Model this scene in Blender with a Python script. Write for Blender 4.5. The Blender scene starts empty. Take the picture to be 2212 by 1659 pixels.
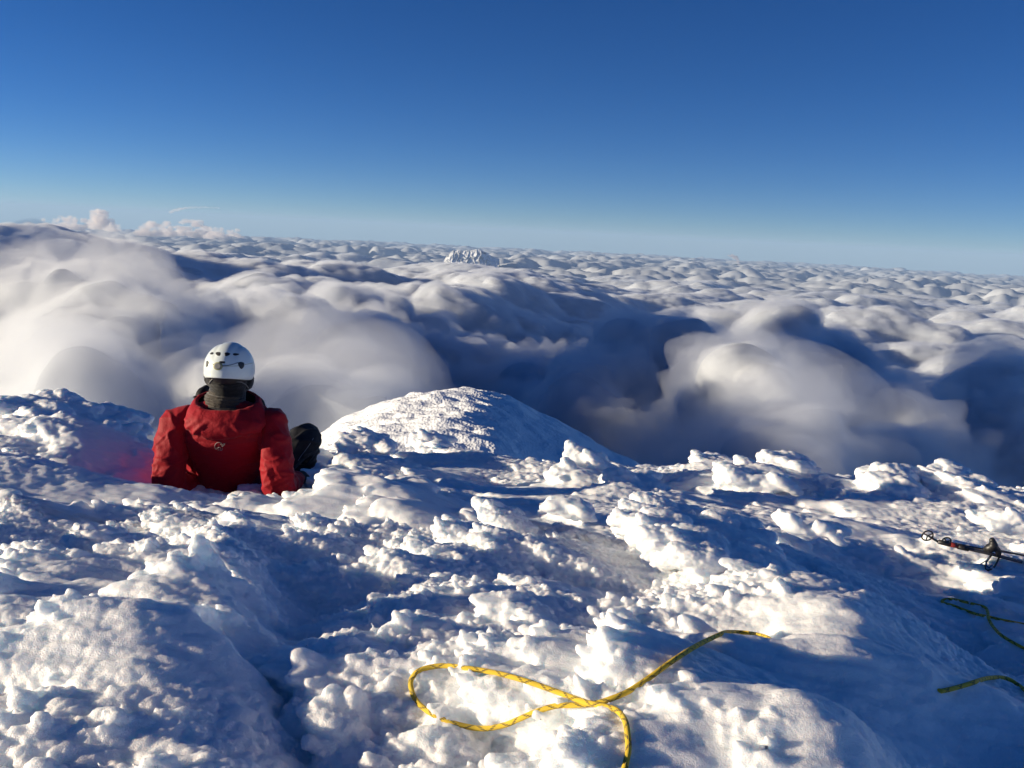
import bpy, math, random
import numpy as np
from mathutils import Vector, Matrix
from mathutils.bvhtree import BVHTree

R = math.radians
scene = bpy.context.scene
COL = scene.collection
rng = np.random.default_rng(7)
random.seed(7)

# ------------------------------------------------------------------ camera
PITCH, ROLL = R(9.2), R(2.9)
F = 1998.0            # focal length in px of a 2212 px wide measuring frame
cam_d = bpy.data.cameras.new('camera')
cam = bpy.data.objects.new('camera', cam_d)
COL.objects.link(cam)
cam_d.sensor_width = 36
cam_d.lens = 36 * F / 2212
cam_d.clip_start = 0.05
cam_d.clip_end = 400000
CM = Matrix.Rotation(math.pi / 2 - PITCH, 4, 'X') @ Matrix.Rotation(ROLL, 4, 'Z')
cam.matrix_world = CM
scene.camera = cam
CR = CM.to_3x3()


def ray(u, v):
    """world direction of a measured photo point (2212 x 1659 frame)"""
    d = CR @ Vector(((u - 1106) / F, -(v - 829.5) / F, -1))
    return d


def at(u, v, y):
    """world point on the line of sight of (u, v) at forward distance y"""
    d = ray(u, v)
    return d * (y / d.y)


def atf(x, y, dist):
    """same, for full resolution photo pixels"""
    return at(x / 1.47559, y / 1.47559, dist)


# ------------------------------------------------------------------ noise
_perm = rng.permutation(256).astype(np.int64)
_perm = np.concatenate([_perm, _perm, _perm])
_g3 = rng.normal(size=(256, 3)); _g3 /= np.linalg.norm(_g3, axis=1)[:, None]
_w3 = rng.random((256, 3))


def _hash(i, j, k):
    return _perm[(_perm[(_perm[i & 255] + j) & 255] + k) & 255]


def perlin(x, y, z):
    xi, yi, zi = np.floor(x).astype(np.int64), np.floor(y).astype(np.int64), np.floor(z).astype(np.int64)
    xf, yf, zf = x - xi, y - yi, z - zi
    u, v, w = [t * t * t * (t * (t * 6 - 15) + 10) for t in (xf, yf, zf)]
    out = 0
    for a in (0, 1):
        wa = u if a else 1 - u
        for b in (0, 1):
            wb = v if b else 1 - v
            for c in (0, 1):
                wc = w if c else 1 - w
                g = _g3[_hash(xi + a, yi + b, zi + c)]
                out = out + wa * wb * wc * (g[..., 0] * (xf - a) + g[..., 1] * (yf - b) + g[..., 2] * (zf - c))
    return out * 1.6


def perlin2(x, y, s=0.0):
    return perlin(x, y, np.full_like(x, 0.37 + s))


def fbm2(x, y, octv=4, s=0.0, gain=.5):
    o, a = 0, 1.0
    for i in range(octv):
        o = o + a * perlin2(x * 2.03 ** i + 17.1 * i, y * 2.03 ** i - 9.7 * i, s + 3.3 * i)
        a *= gain
    return o


def puff2(x, y, s=0, soft=14.0, jit=1.0):
    """rounded cells: smooth union of domes, 0..1"""
    xi, yi = np.floor(x).astype(np.int64), np.floor(y).astype(np.int64)
    acc = 0
    for a in (-1, 0, 1):
        for b in (-1, 0, 1):
            h = _hash(xi + a, yi + b, np.full_like(xi, int(s)))
            o = _w3[h]
            dx = xi + a + .5 + (o[..., 0] - .5) * jit - x
            dy = yi + b + .5 + (o[..., 1] - .5) * jit - y
            d2 = dx * dx + dy * dy
            val = (.55 + .6 * o[..., 2]) - d2 * 1.25
            acc = acc + np.exp(soft * val)
    return np.log(acc + 1) / soft


def puff3(x, y, z, s=0, soft=10.0):
    xi, yi, zi = np.floor(x).astype(np.int64), np.floor(y).astype(np.int64), np.floor(z).astype(np.int64)
    acc = 0
    for a in (-1, 0, 1):
        for b in (-1, 0, 1):
            for c in (-1, 0, 1):
                o = _w3[_hash(xi + a, yi + b + s, zi + c)]
                d2 = (xi + a + o[..., 0] - x) ** 2 + (yi + b + o[..., 1] - y) ** 2 + (zi + c + o[..., 2] - z) ** 2
                acc = acc + np.exp(-soft * d2)
    return np.sqrt(np.clip(1 + np.log(acc + 1e-9) / soft, 0, 1.3))


def cells3(x, y, z, s=0, soft=16.0):
    """domed cells with creases between them, about -.6 .. .5"""
    xi, yi, zi = np.floor(x).astype(np.int64), np.floor(y).astype(np.int64), np.floor(z).astype(np.int64)
    acc = 0
    for a in (-1, 0, 1):
        for b in (-1, 0, 1):
            for c in (-1, 0, 1):
                o = _w3[_hash(xi + a, yi + b + s, zi + c)]
                d2 = (xi + a + o[..., 0] - x) ** 2 + (yi + b + o[..., 1] - y) ** 2 + (zi + c + o[..., 2] - z) ** 2
                acc = acc + np.exp(-soft * d2)
    return .5 + 1.9 * np.log(acc + 1e-12) / soft


def sstep(a, b, x):
    t = np.clip((x - a) / (b - a), 0, 1)
    return t * t * (3 - 2 * t)


# ------------------------------------------------------------------ mesh helpers
def mesh_np(name, co, quads=None, tris=None, smooth=True):
    me = bpy.data.meshes.new(name)
    co = np.asarray(co, np.float32)
    me.vertices.add(len(co)); me.vertices.foreach_set('co', co.ravel())
    loops, starts, n = [], [], 0
    if quads is not None and len(quads):
        q = np.asarray(quads, np.int32); loops.append(q.ravel())
        starts.append(np.arange(len(q)) * 4); n += len(q) * 4
    if tris is not None and len(tris):
        t = np.asarray(tris, np.int32); loops.append(t.ravel())
        starts.append(n + np.arange(len(t)) * 3)
    loops = np.concatenate(loops); starts = np.concatenate(starts).astype(np.int32)
    me.loops.add(len(loops)); me.loops.foreach_set('vertex_index', loops)
    me.polygons.add(len(starts)); me.polygons.foreach_set('loop_start', starts)
    me.update(calc_edges=True)
    if smooth:
        me.polygons.foreach_set('use_smooth', np.ones(len(starts), bool))
    me.validate()
    return me


def link(name, me, mat=None, parent=None):
    me.name = name
    o = bpy.data.objects.new(name, me)
    COL.objects.link(o)
    if mat: me.materials.clear(); me.materials.append(mat)
    if parent: o.parent = parent
    return o


def tag(o, label=None, cat=None, group=None, kind=None):
    if label: o['label'] = label
    if cat: o['category'] = cat
    if group: o['group'] = group
    if kind: o['kind'] = kind
    return o


def grid_quads(n, m, off=0):
    i = np.arange(n - 1)[:, None] * m + np.arange(m - 1)[None, :] + off
    return np.stack([i, i + 1, i + m + 1, i + m], -1).reshape(-1, 4)


def co_of(me):
    a = np.empty(len(me.vertices) * 3, np.float32); me.vertices.foreach_get('co', a)
    return a.reshape(-1, 3).astype(np.float64)


def nor_of(me):
    a = np.empty(len(me.vertices) * 3, np.float32); me.vertex_normals.foreach_get('vector', a)
    return a.reshape(-1, 3).astype(np.float64)


def set_co(me, co):
    me.vertices.foreach_set('co', np.asarray(co, np.float32).ravel()); me.update()


def remesh(me, voxel, smooth_it=0, adapt=0.0):
    o = bpy.data.objects.new('tmp', me); COL.objects.link(o)
    m = o.modifiers.new('r', 'REMESH'); m.mode = 'VOXEL'; m.voxel_size = voxel; m.adaptivity = adapt
    m.use_smooth_shade = True
    if smooth_it:
        s = o.modifiers.new('s', 'SMOOTH'); s.factor = .5; s.iterations = smooth_it
    dg = bpy.context.evaluated_depsgraph_get()
    out = bpy.data.meshes.new_from_object(o.evaluated_get(dg))
    bpy.data.objects.remove(o); bpy.data.meshes.remove(me)
    out.polygons.foreach_set('use_smooth', np.ones(len(out.polygons), bool))
    return out


import bmesh
_bm = bmesh.new(); bmesh.ops.create_icosphere(_bm, subdivisions=2, radius=1)
ICO_V = np.array([v.co[:] for v in _bm.verts]); ICO_T = np.array([[v.index for v in f.verts] for f in _bm.faces])
_bm.free()
_bm = bmesh.new(); bmesh.ops.create_icosphere(_bm, subdivisions=1, radius=1)
ICO1_V = np.array([v.co[:] for v in _bm.verts]); ICO1_T = np.array([[v.index for v in f.verts] for f in _bm.faces])
_bm.free()
_bm = bmesh.new(); bmesh.ops.create_icosphere(_bm, subdivisions=3, radius=1)
ICO3_V = np.array([v.co[:] for v in _bm.verts]); ICO3_T = np.array([[v.index for v in f.verts] for f in _bm.faces])
_bm.free()


def ellipsoids(cen, axes, rad, hi=False, lo=False):
    """cen (n,3), axes (n,3,3) rows are unit axes, rad (n,3)"""
    V, T = (ICO3_V, ICO3_T) if hi else (ICO1_V, ICO1_T) if lo else (ICO_V, ICO_T)
    n = len(cen)
    M = axes * rad[:, :, None]
    co = np.einsum('vk,nkj->nvj', V, M) + cen[:, None, :]
    tr = (T[None] + (np.arange(n) * len(V))[:, None, None]).reshape(-1, 3)
    return co.reshape(-1, 3), tr


# ------------------------------------------------------------------ materials
def mat_new(name):
    m = bpy.data.materials.new(name); m.use_nodes = True
    nt = m.node_tree; nt.nodes.clear()
    out = nt.nodes.new('ShaderNodeOutputMaterial')
    return m, nt, out


def N(nt, typ, **kw):
    n = nt.nodes.new(typ)
    for k, v in kw.items():
        if k.startswith('_'): setattr(n, k[1:], v)
        else: n.inputs[k.replace('_', ' ')].default_value = v
    return n


def simple(name, col, rough=.6, bump=0, bscale=200, metal=0, var=0.0, vscale=20, **kw):
    m, nt, out = mat_new(name)
    p = N(nt, 'ShaderNodeBsdfPrincipled', Roughness=rough, Metallic=metal)
    p.inputs['Base Color'].default_value = (*col, 1)
    for k, v in kw.items(): p.inputs[k.replace('_', ' ')].default_value = v
    if var:
        t = N(nt, 'ShaderNodeTexCoord'); nz = N(nt, 'ShaderNodeTexNoise', Scale=vscale, Detail=4)
        nt.links.new(t.outputs['Object'], nz.inputs['Vector'])
        mx = N(nt, 'ShaderNodeMix', _data_type='RGBA')
        mx.inputs['A'].default_value = (*[c * (1 - var) for c in col], 1)
        mx.inputs['B'].default_value = (*[min(1, c * (1 + var)) for c in col], 1)
        nt.links.new(nz.outputs['Fac'], mx.inputs['Factor'])
        nt.links.new(mx.outputs['Result'], p.inputs['Base Color'])
    if bump:
        t = N(nt, 'ShaderNodeTexCoord'); nz = N(nt, 'ShaderNodeTexNoise', Scale=bscale, Detail=3)
        nt.links.new(t.outputs['Object'], nz.inputs['Vector'])
        b = N(nt, 'ShaderNodeBump', Strength=1.0, Distance=bump)
        nt.links.new(nz.outputs['Fac'], b.inputs['Height']); nt.links.new(b.outputs['Normal'], p.inputs['Normal'])
    nt.links.new(p.outputs[0], out.inputs['Surface'])
    return m


def snow_mat(name, sss=.034, grain=420., gdist=.0009, mid=140., mdist=.0018):
    m, nt, out = mat_new(name)
    p = N(nt, 'ShaderNodeBsdfPrincipled', Roughness=.42)
    p.inputs['Base Color'].default_value = (.88, .90, .93, 1)
    p.inputs['Subsurface Weight'].default_value = .85 if sss else 0
    p.inputs['Subsurface Radius'].default_value = (.75, .9, 1.0)
    p.inputs['Subsurface Scale'].default_value = sss
    p.inputs['Specular IOR Level'].default_value = .35
    t = N(nt, 'ShaderNodeNewGeometry')
    n1 = N(nt, 'ShaderNodeTexNoise', Scale=mid, Detail=3)
    n2 = N(nt, 'ShaderNodeTexVoronoi', Scale=grain)
    for n in (n1, n2): nt.links.new(t.outputs['Position'], n.inputs['Vector'])
    b1 = N(nt, 'ShaderNodeBump', Strength=1, Distance=mdist)
    b2 = N(nt, 'ShaderNodeBump', Strength=1, Distance=gdist)
    nt.links.new(n1.outputs['Fac'], b1.inputs['Height'])
    nt.links.new(n2.outputs['Distance'], b2.inputs['Height'])
    nt.links.new(b1.outputs[0], b2.inputs['Normal']); nt.links.new(b2.outputs[0], p.inputs['Normal'])
    nt.links.new(p.outputs[0], out.inputs['Surface'])
    return m


# ------------------------------------------------------------------ light
SUN_EL, SUN_AZ = R(10.3), R(-98)     # azimuth from +Y, clockwise; left and a little behind the camera
sd = Vector((math.sin(SUN_AZ) * math.cos(SUN_EL), math.cos(SUN_AZ) * math.cos(SUN_EL), math.sin(SUN_EL)))
sun_d = bpy.data.lights.new('sun', 'SUN'); sun = bpy.data.objects.new('sun', sun_d); COL.objects.link(sun)
sun.rotation_euler = sd.to_track_quat('Z', 'Y').to_euler()
sun_d.energy = 5.0; sun_d.angle = R(.53); sun_d.color = (1.0, .85, .62)
w = bpy.data.worlds.new('World'); scene.world = w; w.use_nodes = True
nt = w.node_tree; nt.nodes.clear()
sky = nt.nodes.new('ShaderNodeTexSky'); sky.sky_type = 'NISHITA'; sky.sun_disc = False
sky.sun_elevation = SUN_EL; sky.sun_rotation = -SUN_AZ; sky.altitude = 5000
sky.air_density = 1.0; sky.dust_density = .08; sky.ozone_density = 3.5
bg = nt.nodes.new('ShaderNodeBackground'); bg.inputs['Strength'].default_value = .061
wo = nt.nodes.new('ShaderNodeOutputWorld')
hs = nt.nodes.new('ShaderNodeHueSaturation'); hs.inputs['Saturation'].default_value = 1.18; hs.inputs['Hue'].default_value = .512
nt.links.new(sky.outputs[0], hs.inputs['Color']); nt.links.new(hs.outputs[0], bg.inputs[0]); nt.links.new(bg.outputs[0], wo.inputs[0])
scene.view_settings.view_transform = 'Standard'; scene.view_settings.look = 'None'
scene.view_settings.exposure = 0.7; scene.view_settings.gamma = 1

# ------------------------------------------------------------------ terrain height
_py = np.array([-3, 0.0, .8, 1.5, 2.2, 3.0, 3.9, 4.6, 6.0, 7.0, 8.5, 12, 30, 400, 4000.])
_pz = np.array([-.6, -.68, -.74, -.82, -.92, -1.05, -1.2, -1.32, -1.52, -1.75, -2.5, -5.2, -18., -330, -3400.])


def base_h(x, y):
    """crossfall and profile of the summit without its mounds"""
    y = np.asarray(y, float); x = np.asarray(x, float)
    xo = np.maximum(np.abs(x) - 5.5, 0)
    return np.interp(y, _py, _pz) - xo * .55


def ground_at(u, v, hgt):
    """where a crest seen at (u,v) stands if it is hgt above the base profile"""
    d = ray(u, v); m = .6
    while m < 7.6 and d.z / d.y * m > float(base_h(d.x / d.y * m, m)) + hgt: m += .01
    return d.x / d.y * m, m


# crest u, crest v, height, spread to windward, to leeward, along view
MOUNDS = [
    # bright ridge on the lower left and its crest going away
    (60, 1340, .04, .25, .40, .16), (215, 1290, .03, .25, .30, .12), (330, 1265, .03, .20, .25, .14),
    (470, 1255, .06, .14, .10, .12), (610, 1185, .03, .25, .35, .12), (480, 1330, .05, .22, .08, .18),
    (490, 1440, .05, .22, .08, .16), (460, 1560, .045, .26, .10, .18), (220, 1480, .03, .3, .3, .25),
    (760, 1135, .04, .2, .4, .12),
    (60, 1190, -.24, .5, .35, .26), (330, 1160, -.15, .25, .25, .16), (610, 1400, -.05, .10, .12, .26), (600, 1620, -.03, .12, .14, .3),
    (-270, 1130, .14, .35, .35, .35), (-120, 1150, .10, .25, .12, .22),  # unseen mounds left of the frame, added to shade the hollow
    # centre
    (740, 1480, .08, .08, .3, .14), (880, 1400, .06, .08, .4, .18), (960, 1300, .05, .10, .5, .16),
    (1000, 1190, .07, .08, .45, .12), (1110, 1130, .07, .12, .4, .12), (1250, 1380, .02, .3, .3, .3),
    (820, 1240, .05, .12, .2, .12), (700, 1180, .05, .08, .2, .07), (1000, 1500, .035, .08, .22, .10),
    # overhanging head right of centre and its long lee
    (1440, 1125, .11, .05, .34, .12), (1560, 1190, .09, .18, .34, .16), (1700, 1290, .10, .26, .32, .22),
    # big mound at the bottom right
    (1430, 1520, .05, .035, .22, .12), (1810, 1450, .08, .26, .12, .10), (1740, 1600, .10, .34, .14, .16), (1380, 1330, -.12, .12, .24, .12), (1330, 1420, -.05, .12, .12, .16),
    (1800, 1410, .05, .16, .12, .09), (1990, 1490, .05, .08, .2, .07), (2150, 1500, .03, .1, .2, .1),
    # far crest
    (800, 985, .11, .2, .5, .28), (780, 1040, .11, .10, .40, .18), (940, 1065, .04, .3, .5, .15),
    (960, 975, .07, .3, .5, .3),
    (1270, 995, .14, .10, .30, .22), (1340, 1045, .09, .2, .3, .16), (1230, 1095, .05, .08, .3, .10),
    (1090, 1030, -.07, .3, .3, .3),
    (1640, 1003, .14, .50, .45, .30), (1520, 1010, .08, .15, .3, .25), (2010, 1035, .14, .40, .55, .35),
    (1700, 1125, .05, .10, .2, .08), (2150, 1125, .05, .2, .3, .1), (1800, 1080, .03, .5, .5, .2),
    (2050, 1330, -.12, .35, .35, .35), (1950, 1180, -.06, .3, .4, .3),
    # behind the sitter
    (100, 905, .26, .8, .8, .6), (60, 1000, .11, .4, .4, .25), (270, 1000, .04, .4, .4, .3),
    (480, 1010, -.12, .5, .5, .40), (340, 1045, -.10, .35, .3, .2), (470, 1055, -.05, .5, .4, .14), (720, 965, .03, .3, .4, .3),
]
_ms = [(*ground_at(u, v, max(h, 0)), h, wl, wr, wy) for u, v, h, wl, wr, wy in MOUNDS]


def mounds(x, y):
    s = 0
    for mx, my, h, wl, wr, wy in _ms:
        dx = x - mx
        wx = np.where(dx < 0, wl, wr)
        s = s + h * np.exp(-np.minimum((dx / wx) ** 2 + ((y - my) / wy) ** 2, 30))
    return s


def near_h(x, y, full=False):
    h = base_h(x, y) + mounds(x, y)
    # the near snow climbs gently to a crest right of centre, then falls into the shaded hollow
    q = x / np.maximum(y, .5)                     # crests run roughly away from the camera's foot
    h = h + sstep(3.4, 2.2, y) * (.065 * np.clip((q + .85) / .56, 0, 1) - .065 * sstep(-.31, -.21, q) + .06 * np.clip((q + .24) / .42, 0, 1))
    h = h + sstep(5.0, 3.0, y) * (-.15 * sstep(.26, .55, q) * sstep(1.9, 2.5, y) - .10 * sstep(.40, .62, q) * sstep(2.5, 1.9, y))
    wx = x + .12 * perlin2(x * 1.3, y * 1.3, 5); wy = y + .12 * perlin2(x * 1.3, y * 1.3, 9)
    rough = .12 + .88 * sstep(-.25, .30, perlin2(x * .9 + 3, y * 1.1, 2) + .2)
    h = h + .040 * fbm2(wx * 1.4, wy * 2.2, 2, 1)
    a = puff2(wx * 2.6, wy * 4.2, 3) - .6
    b = puff2(wx * 6.5 + .5 * a, wy * 11, 6) - .6
    c = puff2(wx * 15, wy * 26, 7) - .6
    d = .100 * a * rough + .044 * b * rough + .009 * c * (.3 + .7 * rough)
    if full: return h + d, .075 * a * rough + .046 * b * rough + .012 * c * rough
    return h + d


# ------------------------------------------------------------------ near snow with rime
def build_near(y0, y1, st, voxel, scat, fine):
    nrng = np.random.default_rng(int(y0 * 100) + 5)
    hw = .66 * y1 + .8
    xs = np.arange(-hw, hw, st); ys = np.arange(y0, y1, st)
    X, Y = np.meshgrid(xs, ys)
    X = X * (.66 * Y + .8) / hw                      # a wedge that widens away from the camera's foot
    H, SH = near_h(X, Y, True)
    n, m = X.shape
    top = np.stack([X - 2.2 * np.maximum(SH, -.02), Y, H], -1).reshape(-1, 3)
    bot = top.copy(); bot[:, 2] -= .2
    q = grid_quads(n, m); qb = grid_quads(n, m, n * m)[:, ::-1]
    idx = np.arange(n * m).reshape(n, m)
    ring = np.concatenate([idx[0, :], idx[1:, -1], idx[-1, -2::-1], idx[-2:0:-1, 0]])
    rn = np.roll(ring, -1)
    sk = np.stack([ring, ring + n * m, rn + n * m, rn], -1)
    quads = np.concatenate([q, qb, sk])
    gx = np.gradient(H, axis=1) / np.maximum(np.gradient(X, axis=1), 1e-6)
    sets = {False: ([], [], []), True: ([], [], [])}

    def samp(A, x, y):
        i = np.clip(((y - y0) / st).astype(int), 0, n - 1)
        j = np.clip(((x * hw / (.66 * y + .8) + hw) / st).astype(int), 0, m - 1)
        return A[i, j]

    def put(c, up, yaw, L, W, T, lo):
        d = np.stack([-np.cos(up) * np.cos(yaw), np.cos(up) * np.sin(yaw), np.sin(up)], -1)
        side = np.cross(d, [0, 0, 1.]); side /= np.linalg.norm(side, axis=1)[:, None]
        S = sets[lo]
        S[0].append(c + d * (L * (.34 if lo else .22))[:, None]); S[1].append(np.stack([d, side, np.cross(side, d)], 1)); S[2].append(np.stack([L, W, T], -1))

    def scatter(k, size, thr, up0=.45, lo=True):
        t = nrng.random(k)
        y = np.sqrt(y0 * y0 + (y1 * y1 - y0 * y0) * t ** 1.25)
        x = (nrng.random(k) * 2 - 1) * (y * .62 + .5)
        g = samp(gx, x, y)
        msk = perlin2(x * 2.1, y * 2.6, 20) * .5 + np.clip(g, -.35, .5) * 2.6 + perlin2(x * .8, y * .8, 23) * .4 + perlin2(x * 7, y * 11, 29) * .6
        for zx, zy, rx, ry in SMOOTH: msk = msk - 1.6 * np.exp(-((x - zx) / rx) ** 2 - ((y - zy) / ry) ** 2)
        keep = msk > thr + .25 * nrng.random(k)
        x, y = x[keep], y[keep]; k = len(x)
        s = size * np.exp(nrng.normal(0, .40, k))
        c = np.stack([x - 2.2 * np.maximum(samp(SH, x, y), -.02), y, samp(H, x, y)], -1)
        put(c, nrng.normal(up0, .22, k), nrng.normal(.1, .4, k), s * (1.1 + .9 * nrng.random(k)), s * (.7 + .3 * nrng.random(k)), s * (.5 + .25 * nrng.random(k)) * (.62 if size > .014 else 1), lo)

    for a in scat: scatter(*a)
    for (u, v, hgt, L, Hh, D, k, s, tilt) in HEADS:
        hx, hy = ground_at(u, v, hgt)
        if not y0 <= hy < y1: continue
        p = at(u, v, hy); t = nrng.random((k * 2, 3)); k = k * 2
        lx = -t[:, 0] ** .8 * L
        prof = np.sqrt(np.clip(1 - (lx / L) ** 2, .05, 1))
        ly = (t[:, 1] * 2 - 1) * D * prof
        lz = (t[:, 2] * 2 - 1) * Hh * (.45 + .55 * prof)
        c = np.stack([p.x + L * .5 + lx, hy + ly, p.z - Hh * .9 + lz - lx * tilt * .5], -1)
        ss = s * .72 * np.exp(nrng.normal(0, .35, k))
        big = np.arange(k) < k * .14; ss[big] = s * nrng.uniform(1.7, 2.4, big.sum()); c[big, 0] += .25 * L
        put(c, nrng.normal(tilt, .20, k), nrng.normal(.08, .25, k), ss * 1.9, ss, ss * .6, False)
    V, T = [top, bot], []
    nb = 2 * n * m
    for lo, S in sets.items():
        if not S[0]: continue
        c, t = ellipsoids(np.concatenate(S[0]), np.concatenate(S[1]), np.concatenate(S[2]), lo=lo)
        V.append(c); T.append(t + nb); nb += len(c)
    me = mesh_np('snow_ground', np.concatenate(V), quads, np.concatenate(T))
    me = remesh(me, voxel, 1)
    co = co_of(me); no = nor_of(me)
    x, y, z = co.T
    msk = sstep(-.40, .15, perlin2(x * 2.1, y * 2.6, 20) + .6 * perlin2(x * .8, y * .8, 23) + .15)
    for zx, zy, rx, ry in SMOOTH: msk = msk * (1 - .8 * np.exp(-((x - zx) / rx) ** 2 - ((y - zy) / ry) ** 2))
    d = .006 * perlin(x * 7 + 9 * z, y * 34, z * 38) + .003 * perlin(x * 16, y * 70, z * 70)
    if fine:
        d += (.2 + .8 * msk) * (.0050 * cells3(x * 34, y * 46, z * 52, 1) + .0030 * cells3(x * 72, y * 88, z * 95, 2))
        d += (.35 + .65 * msk) * (.0016 * cells3(x * 135, y * 150, z * 150, 3) + .0012 * perlin(x * 160, y * 160, z * 160))
    else:
        d += (.2 + .8 * msk) * (.0070 * cells3(x * 26, y * 34, z * 40, 1) + .0035 * cells3(x * 60, y * 66, z * 70, 2))
    co += no * d[:, None]
    set_co(me, co)
    return tag(link('snow_ground', me, M_SNOW), kind='structure')


SMOOTH = [(*ground_at(u, v, 0), rx, ry) for u, v, rx, ry in ((150, 1400, .28, .12), (330, 1560, .16, .10), (1250, 1300, .2, .1), (1750, 1480, .22, .13), (1750, 1600, .22, .16), (1650, 1230, .38, .2), (1850, 1300, .4, .3),
          (600, 1420, .12, .3), (900, 1065, .5, .2), (1080, 1050, .5, .2), (1950, 1560, .3, .2), (2000, 1200, .4, .25))]
# u, v, height above base, length, half height, half depth, lobes, lobe size
HEADS = [
    (1450, 1118, .13, .22, .045, .12, 60, .034, .15), (1560, 1150, .10, .22, .03, .12, 50, .03, .15),
    (1400, 1120, 0.150, .13, .040, .10, 90, .022, .2), (1470, 1175, 0.122, .16, .035, .10, 70, .022, .2),
    (1400, 1500, 0.102, .07, .05, .08, 60, .018, .2), (1440, 1440, 0.109, .10, .04, .10, 60, .018, .3),
    (1355, 1560, 0.082, .07, .035, .06, 50, .015, .1),
    (1500, 1410, 0.095, .12, .03, .09, 50, .015, .3), (1930, 1500, 0.048, .06, .025, .05, 50, .013, .1),
    (1900, 1460, 0.054, .06, .015, .03, 25, .010, .6),
    (1000, 1150, 0.095, .10, .025, .08, 60, .018, .3), (1090, 1118, 0.095, .12, .025, .08, 50, .02, .35),
    (930, 1195, 0.068, .10, .025, .06, 50, .018, .2), (700, 1180, 0.048, .09, .02, .05, 40, .016, .35),
    (750, 1030, 0.122, .16, .045, .12, 70, .028, .15), (870, 1050, 0.082, .16, .03, .12, 50, .025, .1),
    (780, 955, 0.122, .25, .05, .2, 90, .03, .2), (930, 950, 0.102, .25, .05, .2, 80, .03, .2),
    (1270, 990, 0.150, .14, .05, .12, 80, .028, .3), (1230, 1015, 0.095, .10, .035, .08, 40, .025, .1),
    (1370, 1035, 0.095, .2, .03, .12, 60, .025, .2), (1240, 1090, 0.082, .12, .03, .08, 50, .02, .2),
    (1540, 1000, 0.095, .18, .04, .15, 70, .028, .15), (1700, 995, 0.150, .25, .05, .2, 120, .03, .15),
    (1620, 1020, 0.122, .3, .04, .15, 100, .03, .1), (1930, 1030, 0.136, .15, .06, .2, 90, .035, .1),
    (2060, 1025, 0.136, .25, .05, .2, 100, .03, .15), (1710, 1125, 0.082, .08, .03, .05, 40, .015, .5),
    (1790, 1140, 0.068, .08, .025, .05, 30, .014, .4), (2150, 1115, 0.054, .18, .025, .08, 60, .02, .1),
    (90, 890, 0.260, .35, .05, .25, 80, .035, .25), (210, 905, 0.220, .35, .04, .25, 80, .035, .15),
    (60, 990, 0.082, .2, .03, .12, 50, .025, .3), (170, 930, 0.160, .4, .04, .2, 70, .03, .05),
    (330, 1230, 0.082, .08, .04, .06, 40, .018, .5), (300, 1340, 0.082, .09, .05, .08, 50, .02, .3),
    (430, 1260, 0.122, .05, .05, .06, 40, .016, 1.0), (90, 1430, 0.054, .12, .03, .1, 50, .018, .2),
    (40, 1310, 0.082, .08, .04, .08, 40, .02, .3), (720, 1470, 0.068, .06, .025, .07, 40, .015, .3),
    (860, 1400, 0.068, .07, .025, .07, 40, .015, .3), (200, 1560, 0.041, .15, .03, .12, 60, .02, .2),
    (740, 1570, 0.034, .05, .02, .05, 30, .014, .6),
    (900, 1480, 0.054, .05, .02, .06, 30, .013, .1), (1000, 1600, 0.034, .08, .02, .06, 40, .014, .4),
]


# ------------------------------------------------------------------ outer slope and the rounded hill
def build_outer():
    th = np.linspace(R(-75), R(75), 500)
    rr = np.concatenate([np.linspace(.5, 9, 60), np.geomspace(9.2, 3500, 400)])
    T, RR = np.meshgrid(th, rr)
    X, Y = RR * np.sin(T), RR * np.cos(T)
    ye = np.where(RR > 9, RR * (.45 + .55 * np.cos(T)), Y)
    Z = base_h(np.clip(X, -5.5, 5.5), ye) - np.maximum(np.abs(X) - 5.5, 0) * .10 * (RR < 60)
    Z = np.interp(RR, [0, 9, 12], [1, 1, 0]) * (base_h(X, Y) - .22) + np.interp(RR, [0, 9, 12], [0, 0, 1]) * Z
    amp = sstep(9, 30, RR)
    Z = Z + amp * (.5 * fbm2(X / 7, Y / 7, 4, 31) + 3.0 * sstep(30, 150, RR) * fbm2(X / 60, Y / 60, 4, 33))
    co = np.stack([X, Y, Z], -1).reshape(-1, 3)
    o = link('snow_slope', mesh_np('snow_slope', co, grid_quads(*X.shape)), M_SNOW_FAR)
    tag(o, kind='structure')


HILL = at(1010, 850, 30.0)


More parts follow.
